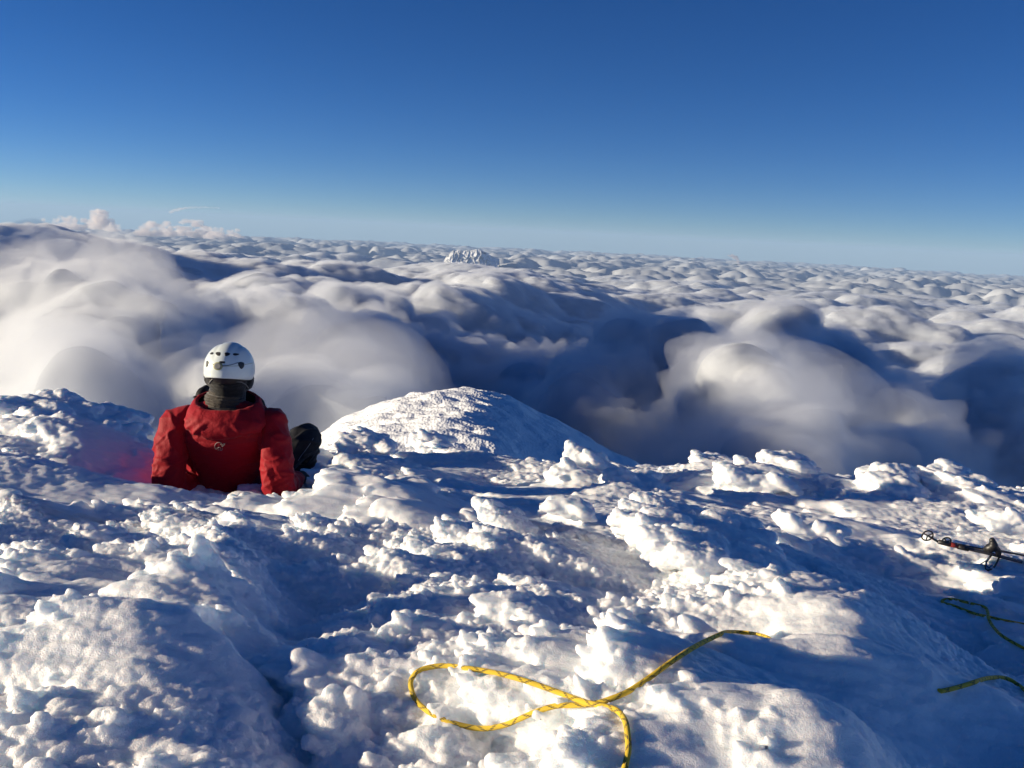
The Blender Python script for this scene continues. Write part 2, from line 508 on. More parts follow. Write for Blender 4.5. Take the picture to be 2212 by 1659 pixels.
def build_hill():
    # crest seen at (1010,850); left foot (700,945); right shoulder runs down to (1450,1020)
    c = HILL
    x = np.arange(-9, 12, .05); y = np.arange(-14, 10, .06)
    X, Y = np.meshgrid(x, y)
    px = X + .25 * perlin2(X * .4, Y * .4, 50) - .05 * np.minimum(Y, 0)
    Z = np.interp(px, [-9, -6, -4.6, -3.4, -2.2, -.9, 0, .7, 1.5, 2.9, 4.8, 6.6, 8.2, 12], [-5.5, -2.7, -1.5, -.9, -.32, -.06, 0, -.08, -.36, -1.15, -2.0, -2.65, -3.3, -5])
    Z = blur(Z, 4)
    fy = np.where(Y < 0, .05 * -Y + .010 * Y * Y, .05 * Y * Y)
    Z = Z - fy
    # wind-drawn rime scallops, long across the slope, on the windward side only
    m = sstep(2.0, .6, px - .2 * (-Y) + 1.0 * perlin2(X * .7, Y * .7, 52))
    a = puff2(X * .8 + .4 * perlin2(X, Y, 3), Y * 2.6 + .8 * X, 60) - .6
    b = puff2(X * 2.2, Y * 6.5 + 1.6 * X, 61) - .6
    Z = Z + (.12 + .88 * m) * (.15 * a + .055 * b + .02 * perlin2(X * 7, Y * 20, 7))
    Z = Z + .22 * fbm2(X * .35, Y * .5, 4, 71)
    W = np.stack([X + c.x - .12 * (a * m), Y + c.y, Z + c.z], -1)
    n, mm = X.shape
    o = link('snow_hill', mesh_np('snow_hill', W.reshape(-1, 3), grid_quads(n, mm)), M_SNOW_FAR)
    tag(o, kind='structure')


# ------------------------------------------------------------------ sea of cloud
RE = 6371000.


def vis(u, v, d):
    p = at(u, v, d); return p.x, p.y, p.z


# (bearing as photo column, distance, height) of the cloud top: banks, drops and valleys
CLOUD_TOPS = [
    (0, 400, -68), (0, 700, -66), (0, 900, -66), (200, 350, -72), (200, 600, -66), (200, 800, -64), (420, 330, -78),
    (420, 590, -68), (620, 330, -80), (620, 440, -75), (800, 310, -72), (-300, 500, -60), (-300, 900, -60), (-300, 1400, -140),
    (0, 1500, -100), (200, 1300, -100), (0, 2000, -250), (420, 870, -150), (420, 1400, -330), (620, 640, -240), (650, 1200, -340),
    (850, 480, -250), (850, 900, -350), (1000, 400, -260), (1000, 700, -330), (1000, 1500, -400), (1130, 500, -270),
    (1130, 900, -330), (1100, 2500, -420),
    (1250, 600, -190), (1250, 1000, -200), (1320, 1280, -178), (1320, 1700, -330), (1540, 700, -185), (1540, 1000, -190),
    (1540, 1300, -172), (1540, 1700, -350), (1680, 650, -180), (1680, 1070, -174), (1680, 1400, -340), (1800, 560, -175),
    (1800, 860, -174), (1800, 1150, -340), (1880, 620, -175), (1960, 850, -340), (2050, 600, -320), (2200, 650, -320),
    (1400, 450, -190),
    (1460, 2150, -200), (1600, 2150, -160), (1700, 2000, -150), (1600, 1750, -260), (1780, 1750, -160), (1900, 1380, -175),
    (1850, 1130, -290), (2000, 1150, -185), (2060, 950, -190), (1960, 900, -300), (1600, 2900, -360), (1900, 2200, -360),
    (2050, 1500, -310), (2150, 1540, -165), (2300, 1400, -155), (2150, 1050, -260), (2300, 2500, -360), (2150, 2200, -360),
    (2300, 900, -260), (1300, 2200, -380), (120, 2200, -330), (470, 2600, -360), (300, 3300, -430), (900, 3300, -450),
    (0, 2500, -330), (-300, 2500, -330), (-300, 5000, -450), (0, 4000, -420), (-600, 1500, -60), (-600, 800, -100), (1500, 4500, -560),
]
# the same by the photo row their crest is seen at
CLOUD_CRESTS = [(470, 622, 1700), (790, 690, 1600), (1120, 690, 2000), (640, 608, 2600), (330, 580, 2400), (880, 618, 2700),
                (560, 560, 4200), (200, 522, 5200), (20, 505, 6500), (400, 510, 7500), (690, 528, 6800), (960, 572, 5200),
                (1050, 552, 9000), (150, 560, 3000)]


def cloud_relief():
    P = [(math.atan2(ray(u, 800).x, ray(u, 800).y), math.log(d), z) for u, d, z in CLOUD_TOPS]
    for u, v, d in CLOUD_CRESTS:
        x, y, z = vis(u, v, d)
        P.append((math.atan2(x, y), math.log(d), z - np.interp(d, [1500, 2300, 5000], [30, 115, 90])))
    P = np.array(P)
    P[:, 0] /= .062; P[:, 1] /= .21
    z = P[:, 2] - cloud_base(np.exp(P[:, 1] * .21))
    K = np.exp(-.5 * ((P[:, None, :2] - P[None, :, :2]) ** 2).sum(-1)) + np.eye(len(P)) * .08
    return P, np.linalg.solve(K, z)


def cloud_base(q):
    return np.interp(q, [0, 1200, 3000, 6000, 20000], [-330, -370, -500, -620, -900])


def cloud_fields(x, y):
    d = np.hypot(x, y)
    far = sstep(1500, 6000, d)
    k = .25 + .75 * far
    wx = x + k * (260 * perlin2(x / 1100, y / 1100, 90) + 70 * perlin2(x / 260, y / 260, 91)) + 14 * perlin2(x / 55, y / 55, 92)
    wy = y + k * (260 * perlin2(x / 1100, y / 1100, 95) + 70 * perlin2(x / 260, y / 260, 96)) + 14 * perlin2(x / 55, y / 55, 97)
    hx = x + 30 * perlin2(x / 150, y / 150, 81) + 12 * perlin2(x / 60, y / 60, 82)
    hy = y + 30 * perlin2(x / 150, y / 150, 83) + 12 * perlin2(x / 60, y / 60, 84)

    h = cloud_base(d)
    P, W = cloud_relief()
    a = np.arctan2(hx, hy) / .062; l = np.log(np.hypot(hx, hy)) / .21
    for (pa, pl, _), wgt in zip(P, W):
        h = h + wgt * np.exp(-np.minimum(.5 * ((a - pa) ** 2 + (l - pl) ** 2), 40))
    h = h + far * (130 * fbm2(x / 3500, y / 3500, 3, 98))
    h = h + far * 190 * (puff2(wx / 1700, wy / 1400, 11) - .6)
    h = h + sstep(4000, 9000, d) * 260 * (puff2(wx / 4200, wy / 2900, 19) - .6)
    h = h + (.25 + far * (.75 + .7 * perlin2(x / 6000, y / 5000, 61))) * (135 + 90 * sstep(3500, 6000, d)) * (puff2(wx / 700, wy / 620, 12) - .6)
    h = h + (.3 + .5 * sstep(600, 1500, d) - .15 * sstep(5000, 12000, d)) * 80 * (puff2(wx / 260, wy / 240, 13) - .6)
    f1 = sstep(7000, 2500, d)
    h = h + f1 * 30 * (puff2(wx / 95, wy / 90, 14) - .6)
    f2 = sstep(2500, 900, d)
    h = h + f2 * 9 * (puff2(wx / 38, wy / 36, 15) - .6)
    return h, d


def blur(A, k):
    K = np.exp(-.5 * (np.arange(-3 * k, 3 * k + 1) / k) ** 2); K /= K.sum()
    P = np.pad(A, ((3 * k, 3 * k), (0, 0)), 'edge')
    A = sum(K[i] * P[i:i + A.shape[0]] for i in range(len(K)))
    P = np.pad(A, ((0, 0), (3 * k, 3 * k)), 'edge')
    return sum(K[i] * P[:, i:i + A.shape[1]] for i in range(len(K)))


def build_clouds():
    th = np.linspace(R(-79), R(58), 1120)
    rr = np.concatenate([np.geomspace(230, 1200, 260, endpoint=False), np.geomspace(1200, 16000, 760, endpoint=False), np.geomspace(16000, 89000, 240)])
    T, RR = np.meshgrid(th, rr)
    X, Y = RR * np.sin(T), RR * np.cos(T)
    h, d = cloud_fields(X, Y)
    cap = np.interp(d, [230, 400, 600, 900], [-70, -62, -45, -20])
    h = np.minimum(h, cap)
    az = np.arctan2(X, Y)
    cap2 = -d * (.017 + .024 * sstep(-.45, -.2, az)) + 14 * perlin2(X / 300, Y / 300, 71)
    over = np.maximum(h - cap2, 0) * sstep(1000, 1500, d) * sstep(14000, 8000, d)
    h = h - over * .85
    # unseen cloud ridge added beyond the left edge to shade the middle clouds
    shade_wall = np.exp(-((X + 2600) / 420) ** 4) * sstep(430, 680, Y + 90 * perlin2(X / 300, Y / 300, 72)) * sstep(1750, 1400, Y)
    h = h + (470 + 40 * perlin2(X / 250, Y / 250, 73) - h) * shade_wall
    curve = d * d / (2 * RE)
    co = np.stack([X, Y, h - curve], -1)
    # cauliflower heads pushed out along the surface, so steep flanks billow too
    no = nor_of(mesh_np('t', co.reshape(-1, 3), grid_quads(*X.shape))).reshape(co.shape)
    no = np.stack([blur(no[..., i], 2) for i in range(3)], -1)
    x, y, z = [co[..., i].ravel() for i in range(3)]
    b = 0
    for sc, am, a0, a1 in ((210, 46, 9000, 4000), (95, 28, 5000, 2200), (42, 12, 2200, 1000)):
        k = sstep(a0, a1, d.ravel()); mk = k > .001
        v = np.zeros_like(x)
        v[mk] = (cells3(x[mk] / sc, y[mk] / sc, z[mk] / (sc * .85), int(sc)) + .6 * perlin(x[mk] / sc * 1.7, y[mk] / sc * 1.7, z[mk] / sc * 1.7)) * am * k[mk] * np.interp(d.ravel()[mk], [300, 900, 1500], [.4, .75, 1])
        b = b + v
    for sc, am, a0, a1 in ((130, 26, 7000, 3000), (60, 13, 5000, 2000), (27, 6, 2500, 1000), (13, 3, 1300, 600)):
        k = sstep(a0, a1, d.ravel()); mk = k > .001; v = np.zeros_like(x)
        v[mk] = perlin(x[mk] / sc + 5, y[mk] / sc, z[mk] / sc) * am * k[mk] * np.interp(d.ravel()[mk], [300, 900], [.6, 1])
        b = b + v
    co = co + no * b.reshape(d.shape)[..., None]
    tag(link('cloud_sea', mesh_np('cloud_sea', co.reshape(-1, 3), grid_quads(*X.shape)), M_CLOUD), kind='stuff')
    # thinner and thinner vapour round the dense body, one inside the other
    for sm, t0, lim, mt, sd in ((1, 10, 9000, M_VAPOUR[0], 0), (2, 25, 14000, M_VAPOUR[1], 5), (4, 50, 22000, M_VAPOUR[2], 9)):
        n = int(np.searchsorted(rr, lim)); m = X.shape[1]
        cb = np.stack([blur(co[..., i], sm) for i in range(3)], -1)[:n]; dd = d[:n]; x, y, z = [cb[..., i] for i in range(3)]
        nb = nor_of(mesh_np('t', cb.reshape(-1, 3), grid_quads(n, m))).reshape(cb.shape)
        nb = np.stack([blur(nb[..., i], sm + 2) for i in range(3)], -1)
        w = .85 + 1.0 * perlin(x / 90, y / 90, z / 60 + sd) + .7 * perlin(x / 30, y / 30, z / 22 + sd) * sstep(3500, 1500, dd) + .5 * perlin(x / 12, y / 12, z / 10 + sd) * sstep(1500, 700, dd)
        t = t0 * np.clip(w, .12, 1.8) * np.interp(dd, [300, 800, 2000, 7000], [.45, .7, 1, .6])
        out = ((co[:n] - cb) * nb).sum(-1)
        t = np.maximum(t, blur(np.maximum(out, 0), 1) * 1.25 + .12 * t0)
        top = (cb + nb * t[..., None]).reshape(-1, 3)
        bot = top.copy(); bot[:, 2] = -1800
        idx = np.arange(n * m).reshape(n, m)
        ring = np.concatenate([idx[0, :], idx[1:, -1], idx[-1, -2::-1], idx[-2:0:-1, 0]])
        rn = np.roll(ring, -1)
        sk = np.stack([ring, ring + n * m, rn + n * m, rn], -1)
        qt = grid_quads(n, m); qb = grid_quads(n, m, n * m)[:, ::-1]
        me2 = mesh_np('cloud_vapour', np.concatenate([top, bot]), np.concatenate([qt, qb, sk]))
        tag(link('cloud_vapour', me2, mt), kind='stuff')


def volume_mat(name, dens, g=0.0, col=(1, 1, 1)):
    m, nt, out = mat_new(name)
    v = N(nt, 'ShaderNodeVolumePrincipled', Density=dens, Anisotropy=g)
    v.inputs['Color'].default_value = (*col, 1)
    nt.links.new(v.outputs[0], out.inputs['Volume'])
    return m


M_SNOW = snow_mat('rime_snow')
M_SNOW_FAR = snow_mat('slope_snow', sss=0, grain=12, gdist=.02, mid=3, mdist=.05)
M_CLOUD = simple('cloud_body', (.50, .53, .58), 1.0, Specular_IOR_Level=0.0)
M_VAPOUR = [volume_mat('vapour', q, .3, (.92, .945, .98)) for q in (.05, .026, .013)]

build_near(.65, 3.2, 0.011, .0040, [(6000, .019, .40, .05, False), (10000, .0088, .30, .15, False), (230000, .0060, -.05, .35)], True)
build_near(3.1, 8.6, .02, .0095, [(3500, .028, .45, .05, False), (19000, .0115, .30, .15, False)], False)
build_outer()
build_hill()
build_clouds()

M_HAZE = volume_mat('haze_air', 1.1e-5, 0.0, (.50, .72, 1.0))
bm = bmesh.new(); bmesh.ops.create_cube(bm, size=1)
me = bpy.data.meshes.new('haze'); bm.to_mesh(me); bm.free()
hz = link('haze', me, M_HAZE); hz.scale = (240000, 240000, 4500); hz.location = (0, 0, -1660)
tag(hz, kind='stuff')
#OBJECTS-BEGIN
# ------------------------------------------------------------------ helpers for solid forms
def blob(parts, voxel, smooth_it=3, fold=None):
    """parts: list of (centers, axes, radii) ellipsoid sets grown into one skin"""
    c = np.concatenate([p[0] for p in parts]); a = np.concatenate([p[1] for p in parts]); r = np.concatenate([p[2] for p in parts])
    co, tr = ellipsoids(c, a, r, hi=True)
    me = remesh(mesh_np('b', co, None, tr), voxel, smooth_it)
    if fold:
        co, no = co_of(me), nor_of(me)
        set_co(me, co + no * fold(co)[:, None])
    return me


def chain(pts, rad, step=.012, flat=None):
    """round tapering limb through pts; flat=(sx, sy, sz) squashes the section"""
    pts = np.array([tuple(p) for p in pts], float)
    rad = np.array(rad, float)
    C, A, Q = [], [], []
    P = np.concatenate([pts[:1] * 2 - pts[1:2], pts, pts[-1:] * 2 - pts[-2:-1]])
    rr = np.concatenate([rad[:1], rad, rad[-1:]])
    for i in range(len(pts) - 1):
        L = np.linalg.norm(pts[i + 1] - pts[i]); n = max(2, int(L / step))
        for k in range(n + (i == len(pts) - 2)):
            t = k / n
            a, b, c, d = P[i], P[i + 1], P[i + 2], P[i + 3]
            p = .5 * (2 * b + (c - a) * t + (2 * a - 5 * b + 4 * c - d) * t * t + (3 * b - a - 3 * c + d) * t ** 3)
            r = rr[i + 1] + (rr[i + 2] - rr[i + 1]) * (t * t * (3 - 2 * t))
            C.append(p); A.append(np.eye(3)); Q.append(np.array(flat or (1, 1, 1)) * r)
    return np.array(C), np.array(A), np.array(Q)


def slab(secs, step=.02):
    """body made of flattened sections: (point, half width, half depth)"""
    C, Q = [], []
    for (p0, a0, b0), (p1, a1, b1) in zip(secs[:-1], secs[1:]):
        n = max(2, int((p1 - p0).length / step))
        for k in range(n + 1):
            t = k / n; t2 = t * t * (3 - 2 * t)
            C.append(tuple(p0.lerp(p1, t))); a = a0 + (a1 - a0) * t2; b = b0 + (b1 - b0) * t2
            Q.append((a, b, .055))
    n = len(C)
    return np.array(C), np.repeat(np.eye(3)[None], n, 0), np.array(Q)


def one(c, r, rot=None):
    m = np.eye(3) if rot is None else np.array(rot.to_3x3().transposed())
    return np.array([tuple(c)]), m[None], np.array([r], float)


def tube(name, pts, r, mat, parent=None, seg=10, closed=False, rot_uv=True, caps=True):
    pts = [Vector(p) for p in pts]; n = len(pts)
    rs = r if hasattr(r, '__len__') else [r] * n
    bm = bmesh.new(); uvl = bm.loops.layers.uv.new('UVMap')
    up = Vector((0, 0, 1)); rings = []; L = 0; Ls = []
    nrm = None
    for i, p in enumerate(pts):
        t = (pts[(i + 1) % n] if closed else pts[min(i + 1, n - 1)]) - (pts[i - 1] if closed else pts[max(i - 1, 0)])
        t.normalize()
        if nrm is None: nrm = (up - t * up.dot(t)) if abs(t.z) < .9 else t.orthogonal()
        nrm = (nrm - t * nrm.dot(t)).normalized(); b = t.cross(nrm)
        rings.append([bm.verts.new(p + (nrm * math.cos(a) + b * math.sin(a)) * rs[i]) for a in [2 * math.pi * k / seg for k in range(seg)]])
        if i: L += (pts[i] - pts[i - 1]).length
        Ls.append(L)
    m = n if closed else n - 1
    for i in range(m):
        j = (i + 1) % n
        for k in range(seg):
            k2 = (k + 1) % seg
            f = bm.faces.new((rings[i][k], rings[i][k2], rings[j][k2], rings[j][k])); f.smooth = True
            lj = Ls[j] if j else Ls[i] + .01
            for lp, uv in zip(f.loops, ((Ls[i], k / seg), (Ls[i], (k + 1) / seg), (lj, (k + 1) / seg), (lj, k / seg))): lp[uvl].uv = uv
    if caps and not closed:
        bm.faces.new(rings[0][::-1]); bm.faces.new(rings[-1])
    me = bpy.data.meshes.new(name); bm.to_mesh(me); bm.free()
    return link(name, me, mat, parent)


def smooth_path(pts, n=12):
    P = [pts[0] * 2 - pts[1]] + list(pts) + [pts[-1] * 2 - pts[-2]]
    out = []
    for i in range(len(pts) - 1):
        a, b, c, d = P[i:i + 4]
        for k in range(n):
            t = k / n
            out.append(.5 * (2 * b + (c - a) * t + (2 * a - 5 * b + 4 * c - d) * t * t + (3 * b - a - 3 * c + d) * t ** 3))
    out.append(pts[-1].copy())
    return out


def empty(name, loc, **kw):
    o = bpy.data.objects.new(name, None); COL.objects.link(o); o.location = loc; o.empty_display_size = .1
    tag(o, **kw); return o


def adopt(root):
    """children were modelled in world space; keep them there under the root"""
    for ch in root.children: ch.matrix_parent_inverse = Matrix.Translation(-root.location)


# ------------------------------------------------------------------ rope
def rope_mat():
    m, nt, out = mat_new('rope_sheath')
    p = N(nt, 'ShaderNodeBsdfPrincipled', Roughness=.65)
    uv = N(nt, 'ShaderNodeUVMap'); sp = N(nt, 'ShaderNodeSeparateXYZ'); nt.links.new(uv.outputs[0], sp.inputs[0])

    def M(op, a, b=None, c=None):
        n = nt.nodes.new('ShaderNodeMath'); n.operation = op
        for i, q in enumerate((a, b, c)):
            if q is None: continue
            if isinstance(q, (int, float)): n.inputs[i].default_value = q
            else: nt.links.new(q, n.inputs[i])
        return n.outputs[0]
    u, v = sp.outputs[0], sp.outputs[1]
    # two dark tracer yarns wound in opposite directions, each seen as dashes
    def tracer(sign):
        ph = M('FRACT', M('ADD', M('MULTIPLY', u, sign / .042), M('MULTIPLY', v, 1.0)))
        band = M('LESS_THAN', M('ABSOLUTE', M('SUBTRACT', ph, .5)), .075)
        dash = M('LESS_THAN', M('FRACT', M('MULTIPLY', v, 12)), .62)
        return M('MULTIPLY', band, dash)
    k = M('MINIMUM', M('ADD', tracer(1), tracer(-1)), 1)
    k = M('MULTIPLY', k, .95)
    mx = N(nt, 'ShaderNodeMix', _data_type='RGBA'); mx.inputs['A'].default_value = (.78, .54, .035, 1); mx.inputs['B'].default_value = (.02, .018, .03, 1)
    nt.links.new(k, mx.inputs['Factor'])
    # weave
    wv = M('MULTIPLY', M('SINE', M('MULTIPLY', M('ADD', M('MULTIPLY', u, 420), M('MULTIPLY', v, 20)), 6.283)),
           M('SINE', M('MULTIPLY', M('SUBTRACT', M('MULTIPLY', u, 420), M('MULTIPLY', v, 20)), 6.283)))
    b = N(nt, 'ShaderNodeBump', Strength=.6, Distance=.0006); nt.links.new(wv, b.inputs['Height'])
    nt.links.new(b.outputs[0], p.inputs['Normal'])
    nt.links.new(mx.outputs['Result'], p.inputs['Base Color']); nt.links.new(p.outputs[0], out.inputs['Surface'])
    return m


def c1(u, v): return (440 + u * .36171) / 1.47559, (1040 + v * .36171) / 1.47559
def c2(u, v): return (2800 + u * .42182) / 1.47559, (1600 + v * .42182) / 1.47559
def c3(u, v): return (1200 + u * .63291) / 1.47559, (1950 + v * .63291) / 1.47559


bpy.context.view_layer.update()
GROUNDS = [o for o in COL.objects if o.name.startswith('snow_ground')]


def drop(u, v, ymin=0):
    """distance (forward) at which the sight line meets the snow"""
    d = ray(u, v); best = None
    for g in GROUNDS:
        o = Vector((0, 0, 0)) + d * (ymin / d.y)
        hit, loc, no, _ = g.ray_cast(o, d)
        if hit and (best is None or loc.y < best): best = loc.y
    return best if best else 3.0


def surf_z(x, y):
    z = -9
    for g in GROUNDS:
        hit, loc, no, _ = g.ray_cast(Vector((x, y, 1)), Vector((0, 0, -1)))
        if hit: z = max(z, loc.z)
    return z


def lay_rope(name, uv, r, mat, sm=7, bury=(0, 0), **kw):
    """a limp rope that spans the small dips and rests on the knobs"""
    pts = [Vector((u, v, 0)) for u, v in uv]
    pp = smooth_path(pts, 10)
    ds = np.array([drop(p.x, p.y) for p in pp])
    K = np.exp(-.5 * (np.arange(-3 * sm, 3 * sm + 1) / sm) ** 2); K /= K.sum()
    pad = np.pad(ds, 3 * sm, 'edge')
    d2 = np.convolve(pad, K, 'valid')
    er = np.array([np.pad(ds, 4, 'edge')[i:i + 9].min() for i in range(len(ds))])
    d2 = np.minimum(d2, np.convolve(np.pad(er, 6, 'edge'), np.ones(13) / 13, 'valid') + .012)
    w = [at(p.x, p.y, float(d) - r * 1.2) for p, d in zip(pp, d2)]
    for k in range(16):
        if bury[0]: w[k].z -= .06 * (1 - k / 16) ** 1.8; w[k].y += .03 * (1 - k / 16)
    o = tube(name, w, r, mat, seg=14)
    tag(o, **kw)
    return o


M_ROPE = rope_mat()
lay_rope('climbing_rope', [c3(*q) for q in [(2090, 190), (2010, 145), (1900, 112), (1780, 102), (1720, 118), (1600, 178), (1480, 255), (1370, 335), (1270, 400),
         (1190, 435), (1100, 462), (1000, 470), (900, 475), (800, 505), (720, 540), (640, 572), (540, 588), (440, 575), (340, 545), (250, 495),
         (195, 440), (172, 370), (185, 325), (230, 290), (330, 272), (450, 283), (600, 308), (740, 345), (900, 400), (1040, 452), (1150, 477),
         (1210, 497), (1250, 545), (1265, 620), (1268, 700), (1250, 787), (1236, 850)]], .0042, M_ROPE, bury=(1, 0),
         label='long yellow rope with black tracers crossing itself in a narrow loop on sunlit rime', cat='rope')
lay_rope('climbing_rope', [c2(*q) for q in [(1180, 1150), (1110, 1112), (1000, 1052), (920, 1000), (865, 940), (832, 880), (826, 835), (806, 797), (740, 777), (640, 752),
         (560, 735), (500, 738), (480, 752), (510, 768), (570, 785), (640, 812), (740, 847), (850, 872), (960, 897), (1110, 927), (1180, 940)]], .0046, M_ROPE,
         label='two yellow rope strands lying in the shaded hollow below the trekking poles', cat='rope')
lay_rope('climbing_rope', [c2(*q) for q in [(380, 1440), (440, 1432), (500, 1425), (600, 1400), (700, 1370), (800, 1337), (900, 1325), (980, 1337), (1050, 1378), (1110, 1425), (1180, 1500)]],
         .0042, M_ROPE, bury=(1, 0), label='short yellow rope end arching out from under crusted snow beside the large frosted mound', cat='rope')

# ------------------------------------------------------------------ trekking poles
M_BLACK = simple('black_plastic', (.012, .012, .014), .45)
M_SHAFT = simple('grey_shaft', (.10, .10, .11), .4, metal=.6)
M_RED = simple('red_paint', (.16, .015, .012), .4)
M_PALE = simple('pale_band', (.6, .58, .52), .5)
M_BLUE = simple('blue_webbing', (.02, .16, .35), .6)
PD = sorted(drop(*c2(u, v)) for u, v in ((450, 312), (580, 342), (700, 372), (800, 392), (900, 416), (1000, 440), (1090, 466)))[1] - .015


def pole_pt(u, v, dd=0): return at(*c2(u, v), PD + dd)
def strap_pt(u, v, k=0): return at(*c2(u, v), min(drop(*c2(u, v)) - .014, PD - .02) - .004 * k)


def ring_pts(c, ax1, ax2, r, n=28): return [c + ax1 * (r * math.cos(2 * math.pi * k / n)) + ax2 * (r * math.sin(2 * math.pi * k / n)) for k in range(n)]


def basket(parent, c, a1, a2, r):
    o = tube('basket', ring_pts(c, a1, a2, r), .0032, M_BLACK, parent, seg=8, closed=True)
    for k in range(3):
        a = 2 * math.pi * k / 3 + .4
        tube('spoke', [c, c + (a1 * math.cos(a) + a2 * math.sin(a)) * r], .0026, M_BLACK, o, seg=6)
    return o


pa, pb, pc = pole_pt(370, 255, .02), pole_pt(580, 330), pole_pt(1250, 498, -.03)
ax = (pc - pb).normalized()
root = empty('trekking_pole', pb, label='collapsed trekking pole with open round basket lying on shaded snow', cat='trekking pole')
basket(root, pa, Vector((1, 0, .1)).normalized(), Vector((-.1, -.25, 1)).normalized(), .023)
tube('tip', [pa + Vector((-.006, 0, .004)), pole_pt(455, 303, .012)], [.003, .005], M_BLACK, root)
tube('shaft', [pole_pt(450, 301, .012), pb, pole_pt(860, 396, -.01), pc], .0072, M_SHAFT, root, seg=16)
tube('clamp', [pole_pt(455, 300, .01), pole_pt(540, 322, .004)], .0098, M_BLACK, root, seg=16)
tube('band', [pole_pt(545, 323), pole_pt(600, 336)], .0092, M_RED, root, seg=16)
tube('clamp', [pole_pt(600, 337), pole_pt(680, 356, -.005)], .0105, M_BLACK, root, seg=16)
tube('stripe', [pole_pt(1030, 440, -.018), pole_pt(1042, 443, -.018)], .0078, M_PALE, root, seg=16)
tube('stripe', [pole_pt(1082, 453, -.021), pole_pt(1112, 461, -.022)], .0082, M_PALE, root, seg=16)
adopt(root)
root = empty('trekking_pole', pole_pt(860, 350), label='trekking pole with black grip and dangling blue lined wrist strap', cat='trekking pole')
tube('shaft', [pole_pt(500, 300, .04), pole_pt(760, 352, .03), pole_pt(930, 372, .03), pole_pt(1250, 432, .0)], .0045, M_SHAFT, root, seg=12)
basket(root, pole_pt(515, 297, .035), Vector((1, 0, -.15)).normalized(), Vector((.1, -.3, 1)).normalized(), .018)
g = blob([chain([pole_pt(812, 358), pole_pt(840, 350, -.01), pole_pt(868, 332, -.02), pole_pt(860, 290, -.02)], [.012, .020, .019, .012]),
          chain([pole_pt(862, 335, -.02), pole_pt(900, 365, -.02), pole_pt(905, 400, -.02)], [.017, .013, .008])], .003, 2)
link('grip', g, M_BLACK, root)
st = smooth_path([strap_pt(*q) for q in [(880, 320), (918, 370), (903, 430), (872, 490), (830, 512), (806, 492), (815, 460), (858, 400)]], 6)
bm = bmesh.new(); pv = None
for i, p in enumerate(st):
    a, b_ = bm.verts.new(p + Vector((-.001, -.006, 0))), bm.verts.new(p + Vector((.001, .006, 0)))
    if pv: bm.faces.new((pv[0], pv[1], b_, a)).smooth = True
    pv = (a, b_)
me = bpy.data.meshes.new('strap'); bm.to_mesh(me); bm.free()
so = link('strap', me, M_BLACK, root); md = so.modifiers.new('s', 'SOLIDIFY'); md.thickness = .004
tube('strap_lining', [strap_pt(*q, 2) for q in [(818, 462), (820, 485), (836, 497), (858, 478)]], .003, M_BLUE, root, seg=6)
tube('strap_end', [strap_pt(862, 402, 1), strap_pt(820, 440, 1), strap_pt(770, 470, 1)], .0022, M_PALE, root, seg=6)
adopt(root)

# ------------------------------------------------------------------ the sitter
def C(u, v, y):
    return at(*c1(u, v), y)


def fabric(name, col, rough=.62, fine=900, var=.12, sheen=.05, gloss=.15):
    m, nt, out = mat_new(name)
    p = N(nt, 'ShaderNodeBsdfPrincipled', Roughness=rough)
    p.inputs['Sheen Weight'].default_value = sheen; p.inputs['Specular IOR Level'].default_value = gloss
    t = N(nt, 'ShaderNodeTexCoord'); nz = N(nt, 'ShaderNodeTexNoise', Scale=9, Detail=5)
    n2 = N(nt, 'ShaderNodeTexNoise', Scale=fine, Detail=2); n3 = N(nt, 'ShaderNodeTexNoise', Scale=38, Detail=4, Distortion=.8)
    for n in (nz, n2, n3): nt.links.new(t.outputs['Object'], n.inputs['Vector'])
    mx = N(nt, 'ShaderNodeMix', _data_type='RGBA')
    mx.inputs['A'].default_value = (*[c * (1 - var) for c in col], 1); mx.inputs['B'].default_value = (*[min(1, c * (1 + var)) for c in col], 1)
    nt.links.new(nz.outputs['Fac'], mx.inputs['Factor']); nt.links.new(mx.outputs['Result'], p.inputs['Base Color'])
    b0 = N(nt, 'ShaderNodeBump', Strength=.6, Distance=.006); nt.links.new(n3.outputs['Fac'], b0.inputs['Height'])
    b = N(nt, 'ShaderNodeBump', Strength=.4, Distance=.0008); nt.links.new(n2.outputs['Fac'], b.inputs['Height'])
    nt.links.new(b0.outputs[0], b.inputs['Normal']); nt.links.new(b.outputs[0], p.inputs['Normal'])
    nt.links.new(p.outputs[0], out.inputs['Surface'])
    return m


M_JACKET = fabric('jacket_shell', (.28, .004, .012))
M_LINING = fabric('dark_lining', (.012, .012, .016))
M_PANTS = fabric('trouser_shell', (.010, .011, .016))
M_GAITER = fabric('knit_gaiter', (.045, .036, .027), .9, 300, .3, .4)
M_BALA = fabric('balaclava_knit', (.007, .007, .008), .9, 500, .2, .3)
M_SKIN = simple('skin', (.45, .24, .16), .5)
M_HELMET = simple('helmet_shell', (.62, .68, .68), .32, var=.05, Coat_Weight=.35, Coat_Roughness=.2)
M_GREY = simple('grey_webbing', (.16, .16, .165), .6)
M_CLIP = simple('olive_rubber', (.30, .30, .14), .5)
M_BOOT = simple('boot_leather', (.02, .02, .022), .5, bump=.001, bscale=150)
M_LOGO = simple('grey_stitching', (.32, .28, .26), .5)

def ridge(co, f, s, seed=0):
    n = perlin(co[:, 0] * f[0] + seed, co[:, 1] * f[1], co[:, 2] * f[2])
    return np.clip(1 - np.abs(n) * s, 0, 1) ** 2


